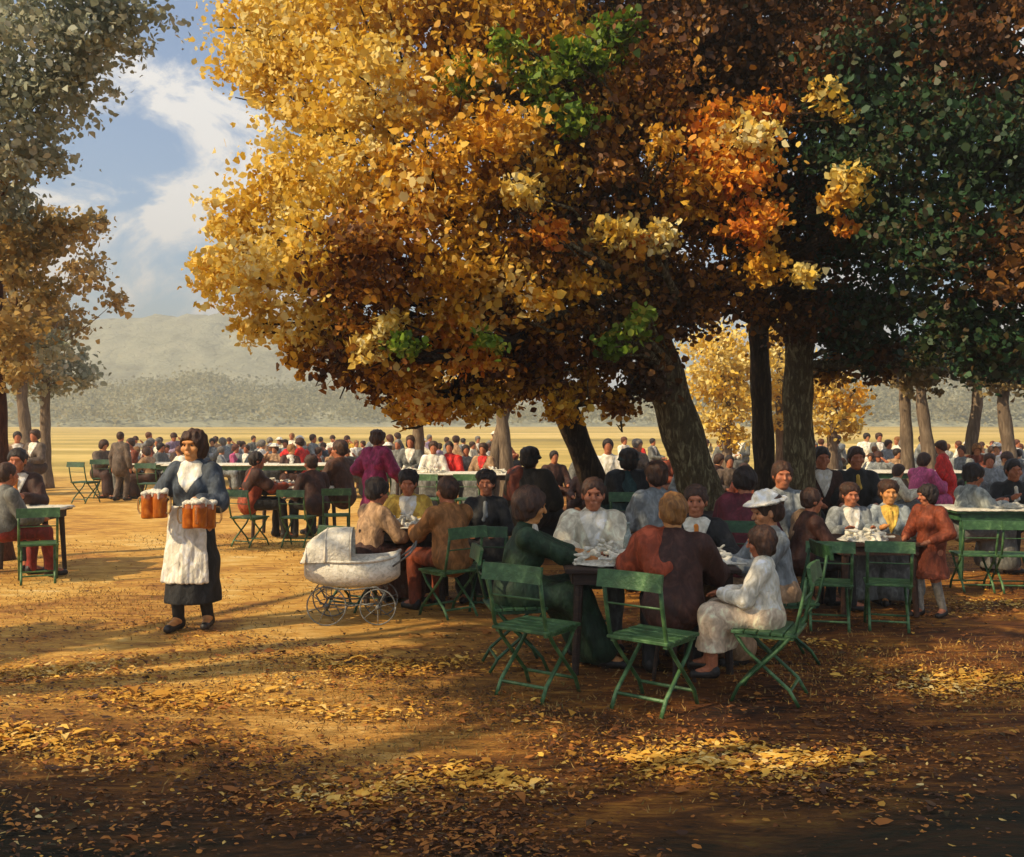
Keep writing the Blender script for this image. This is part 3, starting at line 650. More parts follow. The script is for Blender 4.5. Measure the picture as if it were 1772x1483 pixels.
# ------------------------------------------------------------------ pram
def pram():
    wick = mat('pram_white_wicker', (.78,.71,.57), (.89,.84,.73), rough=.8, scale=22, bump=.4, bscale=60)
    hoodm = mat('pram_hood_canvas', (.74,.67,.53), (.88,.82,.70), rough=.8, scale=12, bump=.7, bscale=35)
    met = mat('pram_grey_metal', (.13,.13,.12), (.30,.30,.27), rough=.5, scale=20, bump=.2)
    t = empty('baby_pram', (wx(610, 9.05), 9.05, 0), -4); tag(t, 'white wicker baby pram with a folding hood and four thin spoked wheels', 'pram')
    # body: boat shaped shell, x from -.42 to .42
    n, k = 40, 14; V = []; F = []
    def prof(u):   # u 0..1 along length -> centre, half width, top z, bottom z
        x = -.42+.84*u; e = max(0, math.sin(PI*min(1, max(0, u))))**.26
        return x, .20*e+.02, .545+.05*(abs(2*u-1)**3)+.02*(u > .95), .545-.245*(math.sin(PI*min(1,max(0,u*.96+.02)))**.20)
    for i in range(n+1):
        x, wd, zt, zb = prof(i/n)
        for j in range(k+1):
            a = PI*j/k; V.append((x, -wd*math.cos(a), zt-(zt-zb)*math.sin(a)**.42 + .004*math.sin(i*1.9)*math.sin(j*2.3)))
        for j in range(k, -1, -1):
            a = PI*j/k; V.append((x*.97, -(wd-.018)*math.cos(a), max(.0, zt-(zt-zb-.02)*math.sin(a)**.75)))
    K = 2*(k+1)
    for i in range(n):
        for j in range(K): F.append((i*K+j, i*K+(j+1)%K, (i+1)*K+(j+1)%K, (i+1)*K+j))
    body = mesh_np('body', V, F, wick, t, smooth=True)
    m = MB(); 
    for s in (-1, 1): m.tube([(prof(i/20)[0], s*(prof(i/20)[1]), prof(i/20)[2]+.004) for i in range(21)], .013, n=8)
    m.build('rim_roll', hoodm, body, smooth=True)
    # hood: quarter dome with ribs at the left end
    V = []; F = []; na, nb = 26, 18
    for layer, q in ((0, 1.0), (1, .965)):
        for i in range(na+1):
            a = PI*(1.02 - .62*i/na)      # from the back end, up and over to the front edge
            rr = .335*(1+.018*math.cos(i*PI*6/na*1.0))*q
            for j in range(nb+1):
                b = -PI/2+PI*j/nb
                V.append((-.10+rr*math.cos(a)*(.97), .215*math.sin(b)*q, .545+max(-.02, rr*.86*math.sin(a)*math.cos(b)**.55)+.003*math.sin(i*2.1)*math.sin(j*1.7)))
    K = (na+1)*(nb+1)
    for i in range(na):
        for j in range(nb):
            a = i*(nb+1)+j; F.append((a, a+1, a+nb+2, a+nb+1)); F.append((K+a, K+a+nb+1, K+a+nb+2, K+a+1))
    for j in range(nb):
        a = na*(nb+1)+j; F.append((a, a+1, K+a+1, K+a)); F.append((j+1, j, K+j, K+j+1))
    hd = mesh_np('hood', V, F, hoodm, t, smooth=True)
    m = MB()
    for i in (8, 17, 26):
        a = PI*(1.02-.62*i/na); m.tube([(-.10+.34*math.cos(a)*.97, .219*math.sin(b), .545+.342*.86*math.sin(a)*max(0,math.cos(b))**.55) for b in np.linspace(-PI/2, PI/2, 15)], .007, n=6)
    m.build('hood_rib', hoodm, hd, smooth=True)
    pr = [('ell', (.08,0,.53), (.28,.16,.045), None, .02), ('ell', (.2,.02,.55), (.12,.12,.03), None, .03), ('ell', (-.05,-.03,.56), (.10,.10,.03), None, .03)]
    V, F = sdf_mesh(pr, .012, amp=.006); mesh_np('blanket', V, F, white, t, smooth=True)
    m = MB()   # springs and axles
    for s in (-1, 1):
        y = s*.165
        m.tube([(-.26,y,.19),(-.30,y,.26),(-.22,y,.325),(0,y,.30),(.22,y,.325),(.30,y,.26),(.26,y,.19)], .009, n=6)
        m.tube([(-.27,y,.185),(0,y,.165),(.27,y,.185)], .008, n=6)
    m.tube([(-.235,-.20,.165),(-.235,.20,.165)], .008, n=6); m.tube([(.235,-.20,.165),(.235,.20,.165)], .008, n=6)
    m.build('chassis', met, t, smooth=True)
    m = MB(); m.tube([(.36,-.16,.50),(.50,-.165,.60),(.56,-.165,.68),(.56,.165,.68),(.50,.165,.60),(.36,.16,.50)], .009, n=8); m.build('push_handle', met, t, smooth=True)
    for x in (-.205, .235):
        for y in (-.21, .21):
            c = bpy.data.objects.new('wheel', None)
            m = MB(); R_ = .172 if x < 0 else .158; z = R_
            m.tube([(x+R_*math.cos(a)*.965, y, z+R_*math.sin(a)*.965) for a in np.linspace(0, 2*PI, 37)], .0065, n=6); w_ = m.build('wheel', met, t, smooth=True)
            m = MB(); m.tube([(x,y-.03,z),(x,y+.03,z)], .02, n=10)
            for q in range(7):
                a = 2*PI*q/7+x; m.tube([(x,y,z),(x+.165*math.cos(a)*R_/.172,y,z+.165*math.sin(a)*R_/.172)], .0042, n=5)
            m.build('spokes', met, w_, smooth=True)
    return t

def stool(X, Y, label):
    t = empty('wooden_stool', (X, Y, 0)); tag(t, label, 'stool')
    m = MB(); m.lathe([(.14,.415),(.165,.42),(.17,.435),(.165,.447),(.05,.45)], 24); m.build('seat', tabm, t, smooth=True)
    for q in range(3):
        a = 2*PI*q/3+.4; m = MB(); m.tube([(.10*math.cos(a), .10*math.sin(a), .42), (.16*math.cos(a), .16*math.sin(a), 0)], [.018,.014], n=8); m.build('leg', tabm, t)
# ------------------------------------------------------------------ people
def vv(*a): return np.array(a, float)
def nrm(v): return v/(np.linalg.norm(v)+1e-9)
def ik(S, T, l1, l2, pole):
    d = T-S; L_ = np.linalg.norm(d); 
    if L_ > (l1+l2)*.985: T = S+d/L_*(l1+l2)*.985; d = T-S; L_ = np.linalg.norm(d)
    a = (l1*l1-l2*l2+L_*L_)/(2*L_); hh = math.sqrt(max(0, l1*l1-a*a)); u = d/L_
    p = pole-u*(pole@u); return S+u*a+nrm(p)*hh, T
def joints(sp):
    J = {}; sit = sp['pose'] == 'sit'
    J['P'] = P = vv(0, 0, .54 if sit else .93)
    ln, sd = sp.get('lean', .06), sp.get('side', 0.0); tw = sp.get('twist', 0.0)
    u = nrm(vv(math.sin(sd), math.sin(ln), math.cos(ln))); r = nrm(vv(math.cos(tw), -math.sin(tw), 0)); r = nrm(r-u*(r@u)); f = np.cross(u, r)
    J['u'], J['r'], J['f'] = u, r, f
    J['C'] = P+u*.27; J['N'] = P+u*.475 + f*-.005
    w_ = .152 if sp.get('fem') else .172
    J['SR'] = P+u*.405+r*w_; J['SL'] = P+u*.405-r*w_
    bow = sp.get('bow', 0.0)
    hy, hp = sp.get('yaw', 0.0), sp.get('pitch', 0.0)+ln*.4
    nd = nrm(vv(math.sin(sd)*.5, math.sin(ln*.6+bow), math.cos(ln*.6+bow))); yawt = hy+tw
    hf0 = vv(math.sin(yawt), math.cos(yawt), 0); hr = vv(math.cos(yawt), -math.sin(yawt), 0)
    hf = nrm(hf0*math.cos(hp)+vv(0,0,-1)*math.sin(hp)); hu = np.cross(hr, hf)
    J['H'] = J['N']+nd*.148+hf*.02; J['hf'], J['hr'], J['hu'] = hf, hr, hu
    for s, k in ((1, 'R'), (-1, 'L')):
        J['HP'+k] = P+vv(s*.09, 0, -.01)
        if sit:
            sp_ = sp.get('knee', .10); kn = vv(s*(.09+sp_*.6), .43, .53-.02*(s > 0)); an = vv(s*(.09+sp_*.6), sp.get('foot', .44)+.04*s, .09)
            J['K'+k], J['A'+k] = kn, an
        else:
            st = sp.get('stride', .06); an = vv(s*.10, st*s, .09); J['K'+k], J['A'+k] = ik(J['HP'+k], an, .43, .43, vv(0, 1, 0))
        J['T'+k] = J['A'+k]+vv(s*.03, .15, -.055)
        hd = sp.get('hands', None)
        T = vv(*hd[0 if s > 0 else 1]) if hd else (vv(s*.14, .36, .66) if sit else vv(s*.27, .03, .80))
        J['E'+k], J['W'+k] = ik(J['S'+k], T, .285, .25, nrm(vv(s*.7, -.5, -.8)))
    return J
def hand_prims(W, E, s, curl=.5, grip=None):
    """palm, four unequal bent fingers, thumb from the palm's side"""
    d = nrm(W-E); d = nrm(d+vv(0, .1, -.15)) if grip is None else nrm(grip)
    lat = nrm(np.cross(d, vv(0, 0, 1))+1e-6); nrm_ = np.cross(lat, d)      # palm normal pointing roughly up
    if nrm_[2] < 0: nrm_ = -nrm_
    pr = [('cap', W, W+d*.03, .024, .026, .012)]
    for q in (-.026, -.009, .009, .026): pr.append(('cap', W+d*.01+lat*q*.6, W+d*.082+lat*q, .014, .0115, .008))
    for q, ln in ((-.032, .062), (-.011, .074), (.011, .070), (.032, .056)):
        b = W+d*.086+lat*q; d1 = nrm(d*math.cos(curl*.6)-nrm_*math.sin(curl*.6)+lat*q*3); d2 = nrm(d*math.cos(curl*1.6)-nrm_*math.sin(curl*1.6)+lat*q*3)
        m1 = b+d1*ln*.55; pr += [('cap', b, m1, .0092, .0085, .003), ('cap', m1, m1+d2*ln*.5, .0085, .0068, .003)]
    td = nrm(d*.75+lat*(-s)*.75-nrm_*.25); tb = W+d*.03+lat*(-s)*.026
    pr += [('cap', tb, tb+td*.04, .0115, .0098, .006), ('cap', tb+td*.04, tb+td*.04+nrm(td+d*.5)*.03, .0095, .0075, .003)]
    return pr
def hscale(pr, H, k):
    o = []
    for q in pr:
        if q[0].endswith('cap'): o.append((q[0], H+(q[1]-H)*k, H+(q[2]-H)*k, q[3]*k, q[4]*k, q[5]))
        else: o.append((q[0], H+(q[1]-H)*k, tuple(x*k for x in q[2]), q[3], q[4]))
    return o
HS = 1.09
def rows(J, head=False):
    return (J['hr'], J['hf'], J['hu']) if head else (J['r'], J['f'], J['u'])
def torso(J, inf, fem, k=.06):
    R = rows(J); P, u, f, r = J['P'], J['u'], J['f'], J['r']
    wst = .118 if fem else .138
    p = [('ell', P+u*.03, (.165+inf, .125+inf, .12+inf), R, k), ('ell', P+u*.15, (wst+inf, .098+inf, .13+inf), R, k),
         ('ell', J['C']+f*.005, (.152+inf, .108+inf, .16+inf), R, k), ('cap', J['SL']-u*.01, J['SR']-u*.01, .050+inf*.7, .050+inf*.7, k),
         ('cap', J['SL']+r*.03, J['N']-r*.02-u*.01, .036+inf*.6, .050+inf*.5, .05), ('cap', J['SR']-r*.03, J['N']+r*.02-u*.01, .036+inf*.6, .050+inf*.5, .05)]
    if fem: p += [('ell', J['C']+f*.085+r*.07+u*.005, (.065+inf*.5,)*3, None, .04), ('ell', J['C']+f*.085-r*.07+u*.005, (.065+inf*.5,)*3, None, .04)]
    return p
def arms(J, inf, cut=1.0, puff=0, k=.03):
    p = []
    for s in 'RL':
        S, E, W = J['S'+s], J['E'+s], J['W'+s]; q = E+(W-E)*cut
        p += [('cap', S, E, .054+inf+puff*.35, .042+inf+puff*.4, k), ('cap', E, q,   .042+inf+puff*.4, .030+inf*1.1, k*.7)]
    return p
def legs(J, inf, k=.03, to=1.0):
    p = []
    for s in 'RL':
        H, K, A = J['HP'+s], J['K'+s], J['A'+s]; q = K+(A-K)*to
        p += [('cap', H, K, .088+inf, .060+inf, k*1.4), ('cap', K, q, .058+inf, .040+inf*1.3, k)]
    return p
def body_prims(J, sp, lod):
    fem = sp.get('fem'); f, r, u = J['hf'], J['hr'], J['hu']; H = J['H']; R = rows(J, True)
    p = torso(J, 0, fem)+arms(J, 0)+legs(J, 0)
    for s in 'RL': p.append(('cap', J['A'+s], J['T'+s], .038, .030, .03))
    p += [('cap', J['N']-J['u']*.03, H-u*.05-f*.015, .056, .052, .03)]
    hd = [('ell', H+u*.028-f*.014, (.074, .092, .088), R, .02), ('ell', H-u*.030+f*.014, (.060, .072, .078), R, .03), ('cap', H-u*.088+f*.052-r*.012, H-u*.088+f*.052+r*.012, .024, .024, .025)]
    if lod < 2:
        hd += [('cap', H+f*.085+u*.012, H+f*.104-u*.022, .0085, .0135, .010), ('cap', H+f*.082+u*.030-r*.036, H+f*.082+u*.030+r*.036, .013, .013, .014),
              ('cap', H+f*.083-u*.052-r*.018, H+f*.083-u*.052+r*.018, .0085, .0085, .006), ('cap', H+f*.080-u*.063-r*.014, H+f*.080-u*.063+r*.014, .009, .009, .006)]
        for s in (-1, 1): hd += [('ell', H+r*s*.076-f*.008-u*.006, (.011, .022, .032), R, .008), ('ell', H+r*s*.045+f*.062-u*.022, (.024, .022, .024), R, .02)]
    if lod == 0:
        for s, sg in (('R', 1), ('L', -1)): p += hand_prims(J['W'+s], J['E'+s], sg, sp.get('curl', .55), sp.get('grip', {}).get(s))
    else:
        for s in 'RL':
            d = nrm(J['W'+s]-J['E'+s]); p += [('cap', J['W'+s], J['W'+s]+d*.09, .028, .030, .02), ('cap', J['W'+s]+d*.09, J['W'+s]+d*.15, .024, .015, .02)]
    if lod < 2:
        for s in (-1, 1): hd.append(('s-ell', H+r*s*.031+f*.095+u*.008, (.015, .010, .009), R, .016))
    return p + hscale(hd, H, J.get('hs', HS))
def hair_prims(J, kind): return hscale(hair_prims_(J, kind), J['H'], J.get('hs', HS))
def hair_prims_(J, kind):
    f, r, u = J['hf'], J['hr'], J['hu']; H = J['H']; R = rows(J, True)
    if kind == 'bald': return [('ell', H+u*.0-f*.035, (.081, .080, .055), R, .02), ('s-ell', H+u*.085-f*.02, (.075, .09, .075), R, .02)]
    p = [('ell', H+u*.034-f*.022, (.090, .106, .100), R, .02)]
    if kind == 'bob': p += [('ell', H-u*.035-f*.035, (.098, .080, .085), R, .04), ('ell', H+u*.03-f*.01, (.098, .105, .096), R, .04)]
    if kind == 'bun': p += [('ell', H+u*.075-f*.085, (.052, .050, .046), R, .02), ('ell', H+u*.03-f*.01, (.102, .112, .106), R, .03)]
    if kind == 'updo': p += [('ell', H+u*.070-f*.03, (.098, .110, .066), R, .03), ('ell', H-u*.010-f*.06, (.094, .070, .078), R, .03)]
    if kind == 'short': p += [('ell', H-u*.015-f*.045, (.078, .066, .065), R, .02)]
    p += [('s-ell', H+f*.100-u*.035, (.066, .075, .086), R, .03)]
    if kind == 'short': p.append(('s-ell', H+r*0-u*.13, (.12, .13, .06), R, .02))
    return p
def shirtfront(J, inf, fem, low=.20, w0=.035, sl=.42):
    """V shaped shirt front lying on the chest"""
    A = J['N']-J['u']*low; f, r, u = J['f'], J['r'], J['u']; p = torso(J, inf, fem)
    n = -f; p.append(('pl', n, float(n@(J['C']+f*.035))))
    for q in (-1, 1):
        n = nrm(r*q-u*sl); p.append(('pl', n, float(n@A)+w0))
    p.append(('pl', u, float(u@J['N'])+.028))
    return p
SKIN = [mat('skin_warm', (.50,.20,.085), (.62,.30,.15), rough=.55, scale=14, bump=.12), mat('skin_ruddy', (.42,.135,.06), (.54,.21,.10), rough=.55, scale=14, bump=.12),
        mat('skin_tan', (.58,.24,.07), (.68,.33,.12), rough=.55, scale=14, bump=.12)]
HAIR = dict(brown=mat('hair_brown', (.045,.018,.009), (.10,.042,.02), rough=.6, scale=30, stretch=(1,1,.4), bump=.6), dark=mat('hair_dark', (.018,.010,.008), (.04,.022,.014), rough=.6, scale=30, stretch=(1,1,.4), bump=.6),
            auburn=mat('hair_auburn', (.10,.028,.012), (.20,.07,.025), rough=.6, scale=30, stretch=(1,1,.4), bump=.6), grey=mat('hair_grey', (.16,.14,.12), (.3,.27,.23), rough=.6, scale=30, stretch=(1,1,.4), bump=.6), fair=mat('hair_fair', (.24,.10,.025), (.40,.19,.05), rough=.6, scale=30, stretch=(1,1,.4), bump=.6))
shoe = mat('shoe_leather', (.015,.011,.010), (.04,.028,.022), rough=.5, scale=20, bump=.2)
linen = mat('shirt_linen', (.66,.60,.47), (.86,.82,.70), rough=.85, scale=16, bump=.5, bscale=35)
VOX = (.0075, .012, .02)
def add(name, pr, h, m, par, amp=0, freq=1.0):
    V, F = sdf_mesh(pr, h, amp, freq); return mesh_np(name, V, F, m, par, smooth=True)
def person(label, X, Y, face, sp, group=None, s=1.0, z=0.0, lod=1):
    """sp: pose, fem, top=(kind, mat), bottom=(kind, mat), hair=(kind, tone), front, hat ..."""
    t = empty('person', (X, Y, z), face, s); tag(t, label, 'person', group)
    J = joints(sp); J['hs'] = HS if lod < 2 else .96; h = VOX[lod]; fem = sp.get('fem'); u, f, r = J['u'], J['f'], J['r']
    add('body', body_prims(J, sp, lod), h, SKIN[sp.get('skin', 0)], t)
    if lod == 0:      # eyes
        m = MB()
        for q in (-1, 1):
            c = J['H']+(J['hr']*q*.031+J['hf']*.0785+J['hu']*.008)*HS; m.lathe([(.001,-.0075),(.006,-.005),(.0078,0),(.006,.005),(.001,.0075)], 10, c)
        m.build('eyes', HAIR['dark'], t, smooth=True)
    if sp['hair'][0] != 'none': add('hair', hair_prims(J, sp['hair'][0]), h, HAIR[sp['hair'][1]], t, amp=.007 if lod < 2 else .003, freq=2.0 if lod < 2 else 1.3)
    tk, tm = sp['top']; bk, bm = sp['bottom']; inf = sp.get('inf', .018); amp = .006 if lod < 2 else .004
    neck = ('pl', u, float(u@(J['P']+u*.525)))
    tops = torso(J, inf, fem)+arms(J, inf, sp.get('sleeve', .93), sp.get('puff', 0))
    def skirt(inf2, hem):
        if sp['pose'] == 'sit':
            p = [('cap', J['P'], J['P']+vv(0,.05,0), .15+inf2, .13+inf2, .08)]
            for q in 'RL': p += [('cap', J['HP'+q], J['K'+q], .095+inf2, .085+inf2, .09), ('cap', J['K'+q], J['K'+q]+(J['A'+q]-J['K'+q])*.85, .085+inf2, .10+inf2*1.5, .09)]
            kn = (J['KR']+J['KL'])/2; an = (J['AR']+J['AL'])/2; p += [('cap', kn, an, .09+inf2, .13+inf2, .08), ('cap', J['P']+vv(0,.25,-.02), an+vv(0,-.06,.05), .09, .12, .08)]
        else: p = [('cap', J['P']+u*.05, vv(0, 0, .55), .135+inf2, .185+inf2, .05), ('cap', vv(0, 0, .55), vv(0, .01, hem+.02), .185+inf2, .215+inf2, .05)]
        return p+[('pl', (0, 0, -1), -hem)]
    hem = sp.get('hem', .06)
    if tk == 'dress': 
        pr = tops+[q for q in skirt(.012, hem)]+[neck]; add('dress', pr, h, tm, t, amp, .8)
    else:
        pr = tops+[neck]
        if tk == 'coat' and sp['pose'] == 'sit':
            pr = tops+[('ell', J['P']+vv(0,-.03,-.02), (.19, .15, .16), None, .05), neck]
        if tk == 'coat' and sp['pose'] == 'stand': pr = tops+[('cap', J['P']+u*.05, J['P']-u*.16, .15+inf, .165+inf, .05), neck]
        if tk == 'blouse': pr = [q for q in tops]+[neck]
        add({'coat':'jacket','shirt':'shirt','blouse':'blouse'}[tk], pr, h, tm, t, amp)
        if bk == 'skirt': add('skirt', skirt(.02, hem), h*1.1, bm, t, amp, .8)
        elif bk == 'trousers': add('trousers', torso(J, .008, fem)[:1]+legs(J, .014), h*1.1, bm, t, amp)
    for q in 'RL':
        sh = [('cap', J['A'+q]+vv(0,-.02,-.02), J['A'+q]+vv(0,0,.015), .048, .046, .02), ('cap', J['A'+q]+vv(0,-.02,-.045), J['T'+q], .042, .036, .02)]
        sh.append(('pl', (0,0,-1), -.004)); add('shoe', sh, h, shoe, t)
    if sp.get('socks'):
        for q in (1, 3): add('stocking', [legs(J, .006)[q]], h, sp['socks'], t)
    if sp.get('front'): add('collar', shirtfront(J, inf+.007, fem, *sp.get('vee', ())), h*.85, sp['front'], t, amp)
    if sp.get('tie'):
        K0 = J['N']+f*(.070+inf)-u*.045
        add('cravat', [('ell', K0, (.024, .020, .022), rows(J), .01), ('cap', K0, J['C']+f*(.108+inf)+r*.020-u*.01, .016, .026, .012), ('cap', K0, J['C']+f*(.108+inf)-r*.014+u*.03, .016, .024, .012)], h*.85, sp['tie'], t, .003, 2)
    if sp.get('shawl'):
        q = []
        for k_, sg in (('R', 1), ('L', -1)):
            if sp.get('side_only') and k_ != sp['side_only']: continue
            A_ = J['S'+k_]; m_ = A_+(J['E'+k_]-A_)*.75
            q += [('cap', J['N']-u*.01+r*sg*.05, A_+u*.01, .055+inf*.5, .062+inf, .05), ('cap', A_+u*.005, m_, .064+inf, .062+inf, .04), ('cap', A_-r*sg*.03, J['C']-f*.05+r*sg*.08-u*.03, .06+inf, .07+inf, .05)]
        add('shawl', q, h, sp['shawl'], t, .009, .8)
    if sp.get('hat'):
        hk, hm_ = sp['hat']; H, hf, hr, hu = J['H'], J['hf'], J['hr'], J['hu']; R = rows(J, True)
        if hk == 'brim': q = [('ell', H+hu*.075-hf*.01, (.150, .165, .018), R, .02), ('ell', H+hu*.105-hf*.015, (.088, .10, .058), R, .03)]
        elif hk == 'cloche': q = [('ell', H+hu*.055-hf*.015, (.098, .112, .088), R, .02), ('ell', H+hu*.02-hf*.005, (.118, .130, .022), R, .03)]
        elif hk == 'tall': q = [('cap', H+hu*.06-hf*.02, H+hu*.13-hf*.03, .088, .070, .03), ('ell', H+hu*.055-hf*.012, (.105, .12, .022), R, .02)]
        add('hat', hscale(q, H, J.get('hs', HS)), h, hm_, t, .006 if hk == 'brim' else .002, 2)
    if sp.get('apron'):
        q = [('cap', J['P']+vv(.0,.165,.10), vv(-.02,.235,.42), .02, .03, .02)]
        q = []
        for i in range(-5, 6):
            x = i*.036; q.append(('cap', vv(x*.75, .135+.03-abs(x)*.22, 1.04), vv(x*1.05, .235-abs(x)*.35, .43), .016, .020, .022))
        q.append(('cap', vv(-.13,.13,1.03), vv(.13,.13,1.03), .02, .02, .01)); add('apron', q, h, sp['apron'], t, .004, 1.2)
    return t
# ------------------------------------------------------------------ clothes
C = cloth
wht = C('cloth_cream', 222,208,178); dgr = C('cloth_bottle_green', 22,48,26); dbr = C('cloth_dark_brown', 62,30,18); rst = C('cloth_rust', 122,52,20)
blk = C('cloth_black', 26,24,24); gry = C('cloth_grey', 105,105,100); bgr = C('cloth_blue_grey', 130,134,134); ylw = C('cloth_yellow', 226,178,72)
bur = C('cloth_burgundy', 88,18,32); mag = C('cloth_magenta', 140,28,82); red = C('cloth_red', 205,28,18); och = C('cloth_ochre', 150,98,48)
tel = C('cloth_teal', 34,62,62); pnk = C('cloth_pink', 190,80,125); lil = C('cloth_lilac', 150,128,150); org = C('cloth_orange', 226,130,30)
sbl = C('cloth_slate_blue', 66,74,84); pch = C('cloth_peach', 228,200,168); wh2 = C('cloth_white', 242,232,210); tan = C('cloth_tan', 165,130,95)
hzb = C('cloth_taupe', 95,78,64)
S, ST = 'sit', 'stand'
def P(**k): return k
# --- front table and the six people round it
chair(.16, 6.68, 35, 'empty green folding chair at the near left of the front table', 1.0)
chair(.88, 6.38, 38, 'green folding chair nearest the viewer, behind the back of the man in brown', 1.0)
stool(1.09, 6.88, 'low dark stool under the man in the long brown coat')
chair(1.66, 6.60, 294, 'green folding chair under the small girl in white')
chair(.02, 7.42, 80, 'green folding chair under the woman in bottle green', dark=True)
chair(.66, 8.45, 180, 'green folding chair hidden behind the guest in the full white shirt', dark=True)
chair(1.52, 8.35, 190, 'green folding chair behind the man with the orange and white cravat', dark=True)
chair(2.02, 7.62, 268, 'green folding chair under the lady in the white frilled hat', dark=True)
table(.98, 7.50, 1.22, .84, .745, 'dark wooden table at the front with six people round it')
person('woman in bottle green dress seated in profile facing right, both hands on the front table', .03, 7.44, 86,
    P(pose=S, fem=1, lean=.16, pitch=.10, hands=[(.06,.56,.765),(-.13,.60,.765)], top=('dress', dgr), bottom=(0,0), hair=('bob','brown'), front=linen, skin=2, sleeve=.35, foot=.58, hem=.03, inf=.022), lod=0)
person('guest with short brown hair in a full white shirt across the front table', .66, 8.36, 182,
    P(pose=S, fem=0, lean=.10, puff=.03, hands=[(.16,.42,.765),(-.12,.44,.765)], top=('shirt', wht), bottom=('trousers', gry), hair=('short','brown'), front=wh2, skin=1, inf=.034), lod=0, s=1.01)
person('fair haired man in a long brown coat, back to the viewer at the front table', 1.07, 6.80, 8,
    P(pose=S, lean=.20, yaw=-.15, hands=[(.20,.46,.79),(-.24,.44,.79)], top=('coat', dbr), bottom=('trousers', blk), hair=('short','fair'), skin=2, inf=.04, puff=.01, shawl=C('cloth_russet', 150,62,28), side_only='L'), lod=0, s=1.0)
person('man in a black jacket with an orange and white cravat behind the front table', 1.50, 8.24, 194,
    P(pose=S, lean=.08, side=.03, hands=[(.20,.40,.765),(-.22,.40,.765)], top=('coat', blk), bottom=('trousers', blk), hair=('short','brown'), front=linen, tie=org, skin=1, inf=.026), lod=0, s=.97)
person('lady in a blue grey blouse and frilled white hat, facing left at the front table', 1.97, 7.60, 262,
    P(pose=S, fem=1, lean=.14, pitch=.15, hands=[(.10,.42,.78),(-.10,.46,.78)], top=('blouse', bgr), bottom=('skirt', tan), hair=('updo','brown'), hat=('brim', wh2), front=linen, skin=0, inf=.026, puff=.02, foot=.40), lod=0, s=.95)
person('small girl in a white blouse and pale pink skirt on the front right chair', 1.64, 6.62, 290,
    P(pose=S, fem=1, lean=.05, pitch=.12, hands=[(.07,.34,.72),(-.07,.36,.72)], top=('blouse', wh2), bottom=('skirt', pch), hair=('bob','brown'), front=wh2, skin=1, inf=.024, puff=.02, foot=.47, hem=.24, socks=SKIN[1]), lod=0, s=.76, z=.108)
napkin(.66, 7.36, .745, .46, .42, .20, 'white crumpled linen by the hands of the woman in green', 1)
napkin(1.40, 7.38, .745, .38, .36, .15, 'white crumpled linen before the man with the orange cravat', 2)
bottle(.86, 7.58, .745, mat('bottle_pale_glass', (.25,.28,.24), (.5,.52,.45), rough=.15), 'pale bottle standing on the front table before the white shirt')
cup(1.50, 7.52, .745, mat('clay_orange', (.35,.10,.03), (.5,.18,.06), rough=.5), 'brick red cup on the front table before the man with orange cravat')
# --- waitress
WY = 8.72; WX = wx(335, WY)
wsp = P(pose=ST, fem=1, lean=-.02, yaw=.10, hands=[(.235,.235,1.125),(-.125,.27,1.115)], grip={'R': vv(.1,.5,-.8), 'L': vv(-.1,.5,-.8)}, curl=1.0, top=('blouse', sbl), bottom=('skirt', blk), hair=('bob','brown'),
        front=wh2, apron=wh2, skin=2, inf=.026, puff=.035, hem=.24, sleeve=.80, stride=.07, socks=blk, vee=(.16,.05,.75))
person('waitress in slate blue blouse, long white apron and black skirt carrying beer mugs', WX, WY, 186, wsp, lod=0, s=1.0)
for i, (px, dy, v) in enumerate([(257,-.30,897),(277,-.36,896),(328,-.33,914),(346,-.39,913),(361,-.31,914)]):
    Y = WY+dy; lab = ['outermost beer mug on the left of the waitress', 'inner of the two beer mugs at the left of the waitress', 'beer mug in front of the apron, first of the cluster of three',
        'nearest and middle beer mug of the cluster of three', 'beer mug farthest right in the cluster of three'][i]
    beer_mug(wx(px, Y), Y, wz(v, Y), 1.04, lab, 'foaming beer mugs carried by the waitress', handle=[200,20,190,90,330][i])
pram()
# --- table behind the pram
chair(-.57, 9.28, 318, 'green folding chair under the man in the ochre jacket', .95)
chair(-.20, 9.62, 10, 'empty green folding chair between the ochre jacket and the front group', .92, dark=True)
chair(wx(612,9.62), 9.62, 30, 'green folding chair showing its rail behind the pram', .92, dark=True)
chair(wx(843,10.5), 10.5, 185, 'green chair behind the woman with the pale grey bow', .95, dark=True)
table(-1.02, 10.0, .86, .66, .74, 'small dark table behind the pram')
napkin(-1.03, 9.86, .74, .50, .44, .14, 'white crumpled linen heaped on the table behind the pram', 3)
person('man in an ochre jacket seated with his back turned, beside the pram', -.55, 9.34, 322, P(pose=S, lean=.12, hands=[(.12,.45,.76),(-.12,.47,.76)], top=('coat', och), bottom=('trousers', rst), hair=('short','brown'), skin=1, inf=.03), s=.97)
person('woman in a cream blouse seated behind the pram, bending towards the table', wx(634,9.75), 9.75, 52, P(pose=S, fem=1, lean=.22, pitch=.15, hands=[(.15,.46,.78),(-.1,.5,.78)], top=('blouse', tan), bottom=('skirt', dbr), hair=('updo','dark'), skin=1, inf=.028, puff=.03), s=.94)
person('woman in a bright yellow and white blouse facing the viewer behind the pram', wx(708,10.6), 10.55, 178, P(pose=S, fem=1, lean=.12, pitch=.1, hands=[(.18,.36,.78),(-.14,.40,.78)], top=('blouse', ylw), bottom=('skirt', dbr), hair=('updo','dark'), front=wh2, skin=1, inf=.03, puff=.04), s=.97)
person('woman in black with a pale grey bow at the neck, face to the viewer', wx(842,10.5), 10.45, 184, P(pose=S, fem=1, lean=.06, hands=[(.14,.34,.66),(-.14,.34,.66)], top=('dress', blk), bottom=(0,0), hair=('updo','dark'), tie=bgr, skin=1, inf=.02), s=.97)
